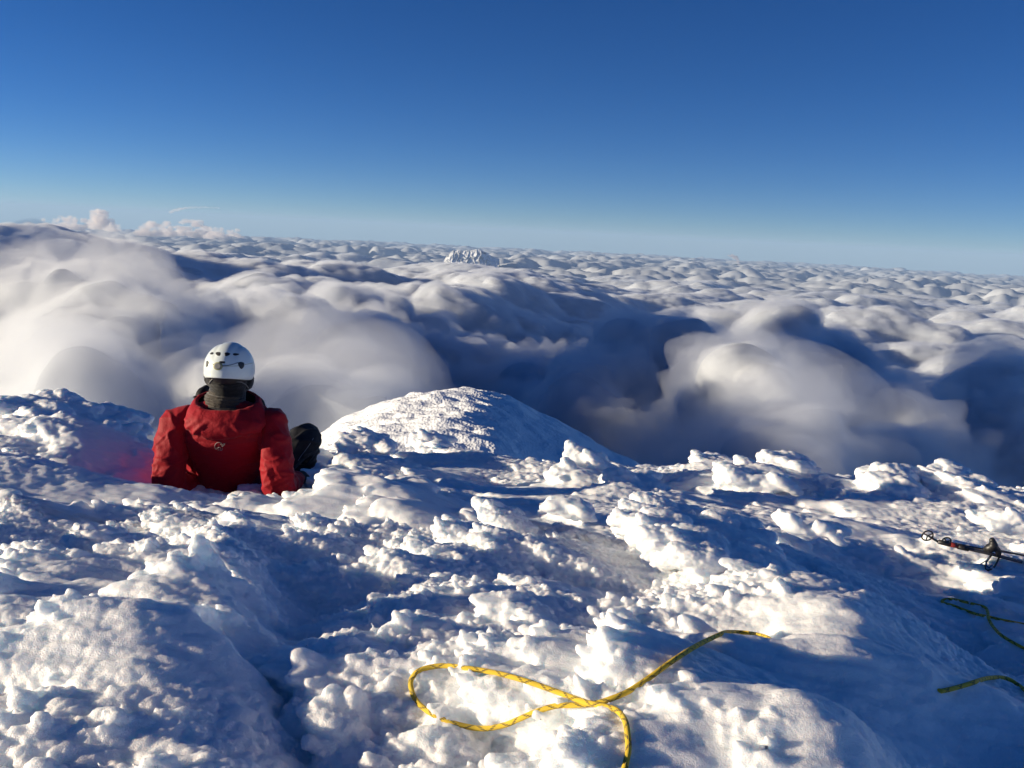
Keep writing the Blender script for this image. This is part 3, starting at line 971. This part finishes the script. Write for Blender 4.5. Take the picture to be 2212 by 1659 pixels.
SH_L, SH_R = C(335, 868, 4.42), C(1170, 868, 4.44)
EL_L, EL_R = C(270, 1390, 4.31), C(1235, 1400, 4.35)
torso = [(C(775, 850, 4.46), .10, .07), (C(768, 862, 4.45), .16, .085), (C(755, 870, 4.43), .232, .12), (C(748, 990, 4.45), .235, .135), (C(758, 1120, 4.50), .220, .140),
         (C(778, 1280, 4.56), .190, .15), (C(788, 1430, 4.62), .185, .16), (C(790, 1540, 4.68), .19, .17)]
arm_l = [SH_L, C(300, 1020, 4.38), C(285, 1210, 4.34), EL_L, C(360, 1405, 4.38), C(500, 1405, 4.50)]
arm_r = [SH_R, C(1200, 1030, 4.40), C(1220, 1220, 4.36), EL_R, C(1300, 1390, 4.46), C(1370, 1360, 4.60)]
thigh_r = [C(900, 1480, 4.84), C(1180, 1230, 4.98), C(1450, 1010, 5.06), C(1470, 1040, 5.16), C(1455, 1230, 5.26), C(1440, 1420, 5.34)]
leg_l = [C(690, 1480, 4.84), C(640, 1440, 5.10), C(600, 1420, 5.32), C(575, 1440, 5.55), C(560, 1470, 5.78)]
HEAD = C(803, 410, 4.46)
person = empty('person', C(790, 1560, 4.75), label='climber in red hooded jacket and white helmet reclining on elbows', cat='person')

# body: one skin, head with a face looking out over the clouds
fy = Vector((0, 1, 0)); fz = Vector((0, 0, 1)); fx = Vector((1, 0, 0))
body = [slab([(p, a * .82, b * .78) for p, a, b in torso]), chain(arm_l, [.055, .05, .047, .042, .038, .03]), chain(arm_r, [.055, .05, .047, .042, .038, .03]),
        chain(thigh_r, [.08, .07, .058, .055, .05, .04]), chain(leg_l, [.08, .07, .058, .052, .04]),
        chain([C(785, 800, 4.46), C(795, 600, 4.47), HEAD], [.062, .058, .06]),
        one(HEAD + fz * .012, (.078, .098, .108)), one(HEAD + fy * .045 - fz * .06, (.052, .052, .055)),
        one(HEAD + fy * .088 + fz * .022, (.05, .02, .014)), one(HEAD + fy * .103 - fz * .012, (.011, .020, .022)), one(HEAD + fy * .112 - fz * .025, (.015, .013, .009)),
        one(HEAD + fy * .093 - fz * .058, (.024, .012, .006)), one(HEAD + fy * .093 - fz * .069, (.020, .012, .006)), one(HEAD + fy * .085 - fz * .095, (.022, .018, .016)),
        one(HEAD + fx * .078 - fz * .01, (.008, .016, .028)), one(HEAD - fx * .078 - fz * .01, (.008, .016, .028))]
link('body', blob(body, .006, 3), M_SKIN, person)
M_EYE = simple('eye_white', (.7, .68, .65), .2); M_IRIS = simple('iris', (.06, .03, .015), .2)
for sx in (-1, 1):
    e = link('eye', blob([one(HEAD + fx * .031 * sx + fy * .088 + fz * .004, (.0135, .010, .008))], .0015, 1), M_EYE, person)
    link('iris', blob([one(HEAD + fx * .031 * sx + fy * .0965 + fz * .004, (.005, .003, .005))], .001, 0), M_IRIS, e)


# jacket
def jf(co):
    ca = np.array([C(775, 1000, 4.4)[:]])[0]
    x, z = co[:, 0] - ca[0], co[:, 2] - ca[2]
    side = np.abs(x)
    arm = sstep(.17, .25, side)
    d = .007 * ridge(np.stack([co[:, 0], co[:, 1], co[:, 2] + 1.1 * co[:, 0] * np.sign(x)], -1), (7, 5, 11), 2.6, 3) * (.2 + .6 * arm)
    d += .009 * ridge(np.stack([co[:, 0] + .6 * co[:, 2] * np.sign(x), co[:, 1], co[:, 2] - .5 * side], -1), (9, 7, 12), 2.6, 8) * arm
    d += .006 * ridge(np.stack([co[:, 0] - .7 * co[:, 2], co[:, 1], co[:, 2]], -1), (5, 4, 10), 3, 5)
    d += .003 * perlin(co[:, 0] * 22, co[:, 1] * 22, co[:, 2] * 22) * (.4 + arm)
    # armhole seams
    seam = np.abs(side - (.185 - .12 * np.clip(-z, 0, .3)))
    d -= .008 * np.exp(-(seam / .008) ** 2) * (z > -.22)
    return d


jb = [slab(torso), chain(arm_l, [.076, .073, .076, .074, .062, .048]), chain(arm_r, [.076, .074, .077, .075, .060, .048]),
      chain([C(640, 800, 4.44), C(490, 830, 4.44), C(335, 868, 4.42)], [.085, .082, .076]), chain([C(900, 800, 4.45), C(1020, 830, 4.45), C(1170, 868, 4.44)], [.085, .082, .076])]
jacket = link('jacket', blob(jb, .0055, 3, jf), M_JACKET, person)


# hood: a soft bowl of cloth lying round the neck, dark inside
def hood_bowl(name, mat, off, parent, top, folds=True):
    rings = []
    # center u, v, y, half width, half depth, lift of the front edge, sag of the back
    prof = [(700, 985, 4.33, .045, .035, .0, .0), (725, 950, 4.335, .115, .055, .0, .0), (755, 905, 4.35, .168, .078, .005, .0), (772, 850, 4.375, .186, .100, .02, .0),
            (778, 795, 4.40, .186, .116, .035, .004), (782, 745, 4.42, .172, .120, .050, .008), (784, 712, 4.435, .152, .116, .062, .010), (786, 716, 4.44, .138, .106, .060, .010)]
    if not top: prof = prof[3:7]
    seg = 96
    cc = []
    for i, (u, v, y, a, b, lf, sg) in enumerate(prof):
        c = C(u, v, y)
        for k in range(seg):
            t = 2 * math.pi * k / seg
            ca, sa = math.cos(t), math.sin(t)
            q = Vector((c.x + (a - off) * np.sign(ca) * abs(ca) ** .85, c.y + (b - off) * sa, c.z + lf * (sa + 1) * .55))
            cc.append(q[:])
    n = len(prof)
    co = np.array(cc).reshape(n, seg, 3)
    # refine along the profile
    m = 40; tt = np.linspace(0, n - 1, m); out = np.zeros((m, seg, 3))
    for j, t in enumerate(tt):
        i = min(int(t), n - 2); f = t - i
        i0, i3 = max(i - 1, 0), min(i + 2, n - 1)
        a_, b_, c_, d_ = co[i0], co[i], co[i + 1], co[i3]
        out[j] = .5 * (2 * b_ + (c_ - a_) * f + (2 * a_ - 5 * b_ + 4 * c_ - d_) * f * f + (3 * b_ - a_ - 3 * c_ + d_) * f ** 3)
    P = out.reshape(-1, 3)
    idx = np.arange(m * seg).reshape(m, seg)
    q = np.stack([idx[:-1], np.roll(idx, -1, 1)[:-1], np.roll(idx, -1, 1)[1:], idx[1:]], -1).reshape(-1, 4)
    me = mesh_np(name, P, q)
    if folds:
        co, no = co_of(me), nor_of(me)
        w = co - np.array(C(775, 850, 4.4)[:])
        s = np.stack([co[:, 0] * 1.0, co[:, 1], co[:, 2] + .9 * np.abs(w[:, 0] + .04)], -1)
        d = .013 * ridge(s, (2.6, 3, 15), 2.6, 2) * sstep(.06, -.02, w[:, 2]) + .004 * ridge(co, (12, 12, 9), 2.5, 12)
        d += .002 * perlin(co[:, 0] * 30, co[:, 1] * 30, co[:, 2] * 30)
        set_co(me, co + no * (d * np.sign(((no * (w * [1, 1, 0])).sum(1)).mean() + 1e-9))[:, None])
    o = link(name, me, mat, parent)
    s = o.modifiers.new('s', 'SOLIDIFY'); s.thickness = .004; s.offset = 0
    return o


hood = hood_bowl('hood', M_JACKET, 0, person, True)
hood_bowl('hood_lining', M_LINING, .006, hood, False, False)
# stiff collar standing inside the hood, dark, with its two raised front corners
cb = [chain([C(545, 700, 4.50), C(560, 600, 4.52), C(600, 545, 4.56)], [.030, .028, .018]), chain([C(1085, 740, 4.47), C(1070, 680, 4.50), C(1035, 625, 4.53)], [.026, .026, .014]),
      chain([C(545, 700, 4.50), C(640, 730, 4.40), C(800, 765, 4.37), C(960, 770, 4.40), C(1085, 735, 4.50)], [.022, .024, .026, .024, .022])]
link('collar', blob(cb, .005, 3), M_LINING, person)
tube('cord_lock', [C(492, 628, 4.47), C(515, 622, 4.48)], .007, M_BLACK, person)

# gaiter with rolls of knit, balaclava above it
def gf(co):
    z = co[:, 2] + .08 * co[:, 0] + .004 * perlin(co[:, 0] * 18, co[:, 1] * 18, co[:, 2] * 8)
    return .0035 * np.sin(z * 2 * np.pi / .015) + .004 * perlin(co[:, 0] * 25, co[:, 1] * 25, co[:, 2] * 60)


link('neck_gaiter', blob([slab([(C(785, 590, 4.46), .084, .082), (C(765, 640, 4.45), .096, .090), (C(775, 700, 4.45), .100, .09), (C(790, 760, 4.45), .105, .09)], .01)], .004, 1, gf), M_GAITER, person)
bala = [slab([(C(795, 380, 4.455), .098, .105), (C(790, 470, 4.455), .100, .105), (C(795, 520, 4.455), .088, .092), (C(795, 575, 4.455), .084, .085), (C(800, 620, 4.46), .080, .08)], .012),
        one(C(955, 470, 4.49), (.036, .05, .055)), one(C(640, 440, 4.49), (.030, .05, .05))]
bm_ = blob(bala, .004, 3, lambda co: .002 * ridge(co, (9, 9, 40), 3, 4))
# open at the face
co = co_of(bm_); w = co - np.array(HEAD[:])
hole = (w[:, 1] > .055) & (np.abs(w[:, 0]) < .062) & (w[:, 2] > -.085)
co[hole, 1] -= (w[hole, 1] - .045) * .9
set_co(bm_, co)
link('balaclava', bm_, M_BALA, person)

# helmet
HC = C(806, 372, 4.455)
HA, HB, HH = .1175, .142, .126
seg, rows = 120, 48
P = []
for i in range(rows + 1):
    for k in range(seg):
        t = 2 * math.pi * k / seg; sx, sy = math.cos(t), math.sin(t)
        rim = -.030 - .014 * abs(sx) ** 3 - .004 * math.cos(2 * t) + (.020 if sy > .3 else 0) * (sy - .3)
        ph0 = math.asin(max(-.6, rim / HH))
        ph = ph0 + (math.pi / 2 - ph0) * i / rows
        r = max(math.cos(ph), 1e-4) ** .92
        x, y, z = HA * r * sx, HB * r * sy, HH * math.sin(ph)
        g = 1 + .022 * math.exp(-((x - .012) / .03) ** 2) * sstep(.03, .09, z) - .020 * math.exp(-((x - .052) / .010) ** 2) * sstep(.045, .08, z) - .020 * math.exp(-((x + .040) / .010) ** 2) * sstep(.045, .08, z)
        g += .018 * math.exp(-((z + .026) / .009) ** 2)
        P.append((HC.x + x * g, HC.y + y * g, HC.z + z * g))
P = np.array(P)
idx = np.arange((rows + 1) * seg).reshape(rows + 1, seg)
q = np.stack([idx[:-1], np.roll(idx, -1, 1)[:-1], np.roll(idx, -1, 1)[1:], idx[1:]], -1).reshape(-1, 4)
hm = mesh_np('helmet', P, q)
helmet = link('helmet', hm, M_HELMET, person)
bpy.context.view_layer.update()


def on(obj, u, v, lift=0.0):
    d = ray(*c1(u, v)); hit, loc, no, _ = obj.ray_cast(Vector((0, 0, 0)), d)
    if not hit: loc, no = HC.copy(), Vector((0, -1, 0))
    if no.dot(d) > 0: no = -no
    return loc + no * lift, no


sol = helmet.modifiers.new('s', 'SOLIDIFY'); sol.thickness = .008; sol.offset = -1
VENTS = [[(632, 242), (645, 230), (662, 228), (666, 240), (655, 250), (638, 248)], [(683, 232), (700, 226), (726, 229), (728, 245), (718, 262), (700, 260), (686, 248)],
         [(762, 232), (790, 230), (815, 240), (806, 254), (780, 264), (764, 262)], [(834, 242), (850, 236), (892, 243), (890, 250), (860, 260), (840, 256)],
         [(710, 314), (722, 307), (762, 308), (770, 318), (762, 328), (722, 328)]]
helmet.data.materials.clear(); helmet.data.materials.append(M_HELMET)
link('helmet_padding', blob([one(HC + fz * .004, (HA - .014, HB - .014, HH - .014))], .006, 1), M_BLACK, helmet)
bpy.context.view_layer.update()


def patch(name, poly, mat, parent, lift=.0015, thick=.003, base=None):
    bm = bmesh.new(); pts = []
    for i, p in enumerate(poly):
        a, b = Vector(poly[i - 1]), Vector(p); c = Vector(poly[(i + 1) % len(poly)])
        pts += [b.lerp(a, .28), b.lerp(a, .08).lerp(c, .06), b.lerp(c, .28)]
    cen = sum((Vector(p) for p in pts), Vector((0, 0))) / len(pts)
    rings = []
    for s, l in ((1, lift - thick), (1, lift), (.8, lift + thick * .4)):
        ring = []
        for p in pts:
            uu = cen.lerp(Vector(p), s); loc, no = on(base or parent, *uu); ring.append(bm.verts.new(loc + no * l))
        rings.append(ring)
    n = len(pts)
    for a, b in zip(rings[:-1], rings[1:]):
        for i in range(n): bm.faces.new((a[i], a[(i + 1) % n], b[(i + 1) % n], b[i])).smooth = True
    bm.faces.new(rings[-1])
    bmesh.ops.recalc_face_normals(bm, faces=bm.faces)
    me = bpy.data.meshes.new(name); bm.to_mesh(me); bm.free()
    return link(name, me, mat, parent)


for poly in VENTS: patch('vent', poly, M_BLACK, helmet, .0006, .002)
patch('lamp_clip', [(880, 320), (905, 313), (935, 322), (934, 355), (915, 378), (900, 372), (884, 345)], M_BLACK, helmet)
patch('lamp_clip', [(603, 308), (616, 305), (623, 320), (618, 345), (606, 360), (600, 350)], M_BLACK, helmet)
circ = lambda u, v, a, b, n=10: [(u + a * math.cos(2 * math.pi * k / n), v + b * math.sin(2 * math.pi * k / n)) for k in range(n)]
patch('strap_button', circ(706, 352, 42, 36), M_CLIP, helmet, .003, .005)
patch('strap_button', circ(706, 352, 31, 27), M_GREY, helmet, .006, .003)
tube('elastic_strap', [on(helmet, u, v, .002)[0] for u, v in [(624, 322), (645, 328), (668, 340)]], .0014, M_CLIP, helmet, seg=6)
tube('elastic_strap', [on(helmet, u, v, .002)[0] for u, v in [(745, 348), (790, 346), (830, 338), (880, 322)]], .0014, M_GREY, helmet, seg=6)
tube('elastic_strap', [on(helmet, u, v, .0015)[0] for u, v in [(745, 352), (800, 352), (870, 350), (940, 338), (990, 328), (1012, 322)]], .0010, M_CLIP, helmet, seg=6)
# rear cradle and chin straps
patch('rear_cradle', [(690, 410), (740, 404), (790, 412), (800, 430), (760, 440), (720, 440), (700, 428)], M_GREY, helmet, .004, .004, bpy.data.objects['balaclava'])
BAL = bpy.data.objects['balaclava']
tube('chin_strap', [on(BAL, u, v, .003)[0] for u, v in [(700, 425), (670, 455), (645, 480), (628, 505)]], .0030, M_GREY, helmet, seg=6)
tube('chin_strap', [on(BAL, u, v, .003)[0] for u, v in [(790, 430), (820, 470), (860, 488), (910, 492), (945, 510), (970, 540)]], .0026, M_GREY, helmet, seg=6)

# emblem on the back: a few stitched strokes
bme = bmesh.new()
for stroke in ([(715, 1022), (692, 1030), (678, 1050), (680, 1072), (692, 1082), (700, 1068)], [(715, 1022), (735, 1030), (730, 1045)],
               [(738, 1055), (750, 1038), (766, 1034), (760, 1044), (742, 1062)], [(700, 1075), (715, 1066), (728, 1075), (722, 1088), (738, 1092), (744, 1074)],
               [(712, 1082), (706, 1090)]):
    L = [on(jacket, u, v, .001)[0] for u, v in stroke]
    lo = tube('t', smooth_path(L, 4), .0014, M_LOGO, seg=5); bme.from_mesh(lo.data); bpy.data.objects.remove(lo)
me = bpy.data.meshes.new('emblem'); bme.to_mesh(me); bme.free(); link('emblem', me, M_LOGO, jacket)

# legs, boots, gloves
def pf(co): return .009 * ridge(co, (9, 8, 16), 2.8, 6) + .004 * perlin(co[:, 0] * 20, co[:, 1] * 20, co[:, 2] * 20)


tr = [chain(thigh_r, [.10, .095, .085, .083, .068, .058]), chain(leg_l, [.10, .092, .08, .07, .06]), one(C(795, 1500, 4.80), (.17, .12, .10))]
trousers = link('trousers', blob(tr, .006, 3, pf), M_PANTS, person)
bpy.context.view_layer.update()
M_PIPE = simple('reflective_piping', (.22, .23, .26), .4)
tube('piping', smooth_path([on(trousers, u, v, .001)[0] for u, v in [(1545, 985), (1515, 1035), (1480, 1085), (1445, 1130), (1408, 1185)]], 4), .0018, M_PIPE, trousers, seg=5)
for a in (thigh_r[-1], leg_l[-1]):
    up = a is thigh_r[-1]
    t = Vector((0, 1, 0)) if up else Vector((0, .35, .94))
    s = Vector((0, 0, 1)) if up else Vector((0, -.94, .35))
    link('boot', blob([chain([a + s * .06, a - s * .02], [.055, .052]), chain([a - s * .03, a - s * .04 + t * .10, a - s * .055 + t * .19], [.048, .046, .036]),
                       chain([a - s * .07 - t * .04, a - s * .075 + t * .20], [.038, .036], flat=(1, 1, .6))], .007, 2), M_BOOT, person)


def glove(w, fwd, side, down):
    fwd, side = fwd.normalized(), side.normalized()
    parts = [chain([w - fwd * .03, w], [.036, .034]), chain([w, w + fwd * .085], [.030, .036]), chain([w + side * .018, w + side * .022 + fwd * .085], [.026, .026]),
             chain([w - side * .018, w - side * .022 + fwd * .08], [.026, .026])]
    for i, L in enumerate((.070, .080, .075, .058)):
        b = w + fwd * (.095 - .006 * abs(i - 1.2)) + side * (.036 - .024 * i)
        p1 = b + fwd * L * .45 - down * -.012; p2 = p1 + (fwd * .75 + down * .6).normalized() * L * .32; p3 = p2 + (fwd * .35 + down).normalized() * L * .25
        parts.append(chain([b, p1, p2, p3], [.0125, .0115, .011, .010], .005))
    b = w + fwd * .03 + side * .034
    parts.append(chain([b, b + (side * .9 + fwd * .6).normalized() * .035, b + (side * .6 + fwd * 1.2).normalized() * .07], [.015, .0125, .011], .005))
    return blob(parts, .0035, 2)


link('glove', glove(arm_l[-1], Vector((.7, .7, -.05)), Vector((-.7, .7, 0)), Vector((0, 0, -1))), M_LINING, person)
link('glove', glove(arm_r[-1], Vector((.25, .95, -.05)), Vector((-.95, .25, 0)), Vector((0, 0, -1))), M_LINING, person)
adopt(person)

# ------------------------------------------------------------------ far things on the horizon
def far_cloud(u, v, dist, w_, h_, label, n=26, lean=0.0, seed=0, flat=.0, name='cumulus_cloud', cat='cloud', group='far cumulus clouds on the left horizon', mat=None, pts=None):
    r = random.Random(seed); s = dist / F
    base = at(u, v, dist)
    C_, Q = [], []
    if pts:
        for (du, dv, rr) in pts:
            for k in range(6 if len(pts) < 8 else 3):
                C_.append((base.x + (du + r.uniform(-.5, .5) * rr) * s, base.y + r.uniform(-1, 1) * rr * s, base.z + (-dv + r.uniform(-.3, .3) * rr) * s))
                q = rr * s * r.uniform(.6, 1); Q.append((q * 1.2, q, q * (.85 if len(pts) < 8 else .6)))
    else:
        for k in range(n * 2):
            t = r.random() ** 1.3; x = r.uniform(-1, 1) * (1 - .45 * t); z = t * (1 - .55 * x * x)
            q = r.uniform(.12, .26) * min(w_, h_) * (1.15 - .4 * t)
            C_.append((base.x + (x * w_ * .5 + lean * z * h_) * s, base.y + r.uniform(-.5, .5) * w_ * s, base.z + z * h_ * s))
            Q.append((q * s * (1.2 + flat), q * s, q * s * (1 - flat * .6)))
        for k in range(8):
            C_.append((base.x + r.uniform(-.5, .5) * w_ * s, base.y + r.uniform(-.4, .4) * w_ * s, base.z)); q = .3 * h_ * s; Q.append((q * 1.6, q, q * .8))
    C_, Q = np.array(C_), np.array(Q)
    me = blob([(C_, np.repeat(np.eye(3)[None], len(C_), 0), Q)], (.55 if pts is None else .45) * s, 4,
              lambda co: cells3(co[:, 0] / (4 * s), co[:, 1] / (4 * s), co[:, 2] / (4 * s)) * 1.3 * s + perlin(co[:, 0] / (2 * s), co[:, 1] / (2 * s), co[:, 2] / (2 * s)) * .7 * s)
    co = co_of(me); co -= np.array(base[:]); set_co(me, co)
    o = link(name, me, mat or M_FARCLOUD); o.location = base
    tag(o, label, cat, group)
    return o


M_FARCLOUD = volume_mat('far_cumulus', .0045, .2, (1.0, .95, .92))
M_WISP = volume_mat('high_wisp', .0030, .2, (1.0, .96, .93))
far_cloud(150, 492, 42000, 105, 24, 'wide flat-topped cumulus bank at the left end of the far cloud line', 40, seed=1)
far_cloud(216, 488, 44000, 38, 34, 'tall narrow cumulus tower rising highest over the left cloud bank', 30, seed=2)
far_cloud(243, 497, 40000, 30, 16, 'small round bluish cumulus at the foot of the tallest tower', 18, seed=3)
far_cloud(325, 505, 42000, 40, 26, 'rounded cumulus head just left of its twin above the cloud sea', 24, seed=4)
far_cloud(360, 506, 43000, 26, 26, 'upright cumulus head just right of its twin above the cloud sea', 20, seed=5)
far_cloud(425, 507, 46000, 70, 30, 'pinkish cumulus with a slanted streaky top beneath the thin wisp', 34, lean=-.3, flat=.5, seed=6)
far_cloud(468, 512, 42000, 42, 22, 'creamy cumulus cluster right of the slanted pinkish cloud', 22, seed=7)
far_cloud(505, 515, 44000, 36, 20, 'last low cumulus cluster at the right end of the far cloud line', 22, seed=8)
far_cloud(430, 455, 52000, 0, 0, 'thin curved wisp of high cloud above the left horizon', seed=9, name='cloud_wisp', group=None, mat=M_WISP,
          pts=[(-60 + 1.6 * k, 6 - 14 * (1 - math.exp(-k / 16)) + .8 * math.sin(k * .9), 3.2 * math.exp(-k / 45) + .9) for k in range(66)])
M_ASH = volume_mat('ash_smoke', .005, .2, (.86, .74, .70))
far_cloud(1592, 570, 50000, 0, 0, 'pinkish grey ash plume drifting left from a tiny volcano on the horizon', seed=11, name='ash_plume', cat='smoke plume', group=None, mat=M_ASH,
          pts=[(4, 0, 3), (2, -5, 3), (-1, -10, 4), (-5, -14, 5), (-12, -17, 4), (-19, -17, 2.5)])


def rock_snow(name, rock):
    m, nt, out = mat_new(name)
    p = N(nt, 'ShaderNodeBsdfPrincipled', Roughness=.9)
    g = N(nt, 'ShaderNodeNewGeometry'); sp = N(nt, 'ShaderNodeSeparateXYZ'); nt.links.new(g.outputs['Normal'], sp.inputs[0])
    nz = N(nt, 'ShaderNodeTexNoise', Scale=.012, Detail=6); nt.links.new(g.outputs['Position'], nz.inputs['Vector'])
    ad = N(nt, 'ShaderNodeMath', _operation='MULTIPLY_ADD'); nt.links.new(nz.outputs['Fac'], ad.inputs[0]); ad.inputs[1].default_value = .9; nt.links.new(sp.outputs[2], ad.inputs[2])
    rp = N(nt, 'ShaderNodeMapRange'); rp.inputs['From Min'].default_value = 1.0; rp.inputs['From Max'].default_value = 1.25; nt.links.new(ad.outputs[0], rp.inputs['Value'])
    mx = N(nt, 'ShaderNodeMix', _data_type='RGBA'); mx.inputs['A'].default_value = (*rock, 1); mx.inputs['B'].default_value = (.8, .82, .85, 1)
    nt.links.new(rp.outputs[0], mx.inputs['Factor']); nt.links.new(mx.outputs['Result'], p.inputs['Base Color']); nt.links.new(p.outputs[0], out.inputs['Surface'])
    return m


def mountain(name, prof, v0, dist, depth, mat, rough=.18):
    """prof: (u, v) skyline points; a ridge with real slopes before and behind it"""
    us = np.array([p[0] for p in prof], float); vs = np.array([p[1] for p in prof], float)
    uu = np.linspace(us[0] - 4, us[-1] + 4, 220)
    W = np.array([at(u, np.interp(u, us, vs), dist)[:] for u in uu]); z0 = at(float(uu.mean()), v0 + 25, dist).z
    yy = np.linspace(-1, 1, 90)
    X = np.repeat(W[:, 0][None], 90, 0); Y = dist + depth * yy[:, None] + 0 * X
    fall = 1 - np.abs(yy) ** .8
    H = (W[:, 2] - z0)[None] * fall[:, None]
    s = dist / F
    H = H * (1 + rough * 2.2 * (1 - fall[:, None]) * (ridge(np.stack([X.ravel(), Y.ravel(), 0 * X.ravel()], -1), (1 / (9 * s), 1 / (26 * s), 1), 2.2, 4).reshape(X.shape) - .4)) + rough * 6 * s * perlin2(X / (5 * s), Y / (8 * s), 3)
    H = np.maximum(H, -20)
    co = np.stack([X, Y, z0 + H], -1).reshape(-1, 3)
    o = link(name, mesh_np(name, co, grid_quads(90, 220)), mat)
    tag(o, kind='structure')


M_ROCK = rock_snow('rock_and_snow', (.13, .15, .19))
mountain('mountain', [(962, 556), (974, 545), (980, 539), (986, 541), (994, 539), (1001, 542), (1008, 539), (1014, 541), (1020, 539), (1028, 538), (1036, 537), (1044, 541), (1052, 546), (1064, 554), (1075, 558)], 556, 24000, 900, M_ROCK)
mountain('mountain', [(760, 533), (775, 529), (785, 527), (795, 525.5), (806, 526), (815, 527), (825, 529), (842, 534)], 531, 60000, 1800, M_SNOW_FAR, .04)
mountain('mountain', [(1560, 577), (1575, 573), (1588, 569), (1592, 568.5), (1597, 569), (1610, 573), (1630, 578)], 575, 52000, 1500, simple('dark_slopes', (.06, .06, .08), .9), .05)
#OBJECTS-END


cy = scene.cycles
cy.max_bounces = 10; cy.diffuse_bounces = 4; cy.volume_bounces = 5; cy.transparent_max_bounces = 8
cy.use_denoising = True
cy.sample_clamp_indirect = 5
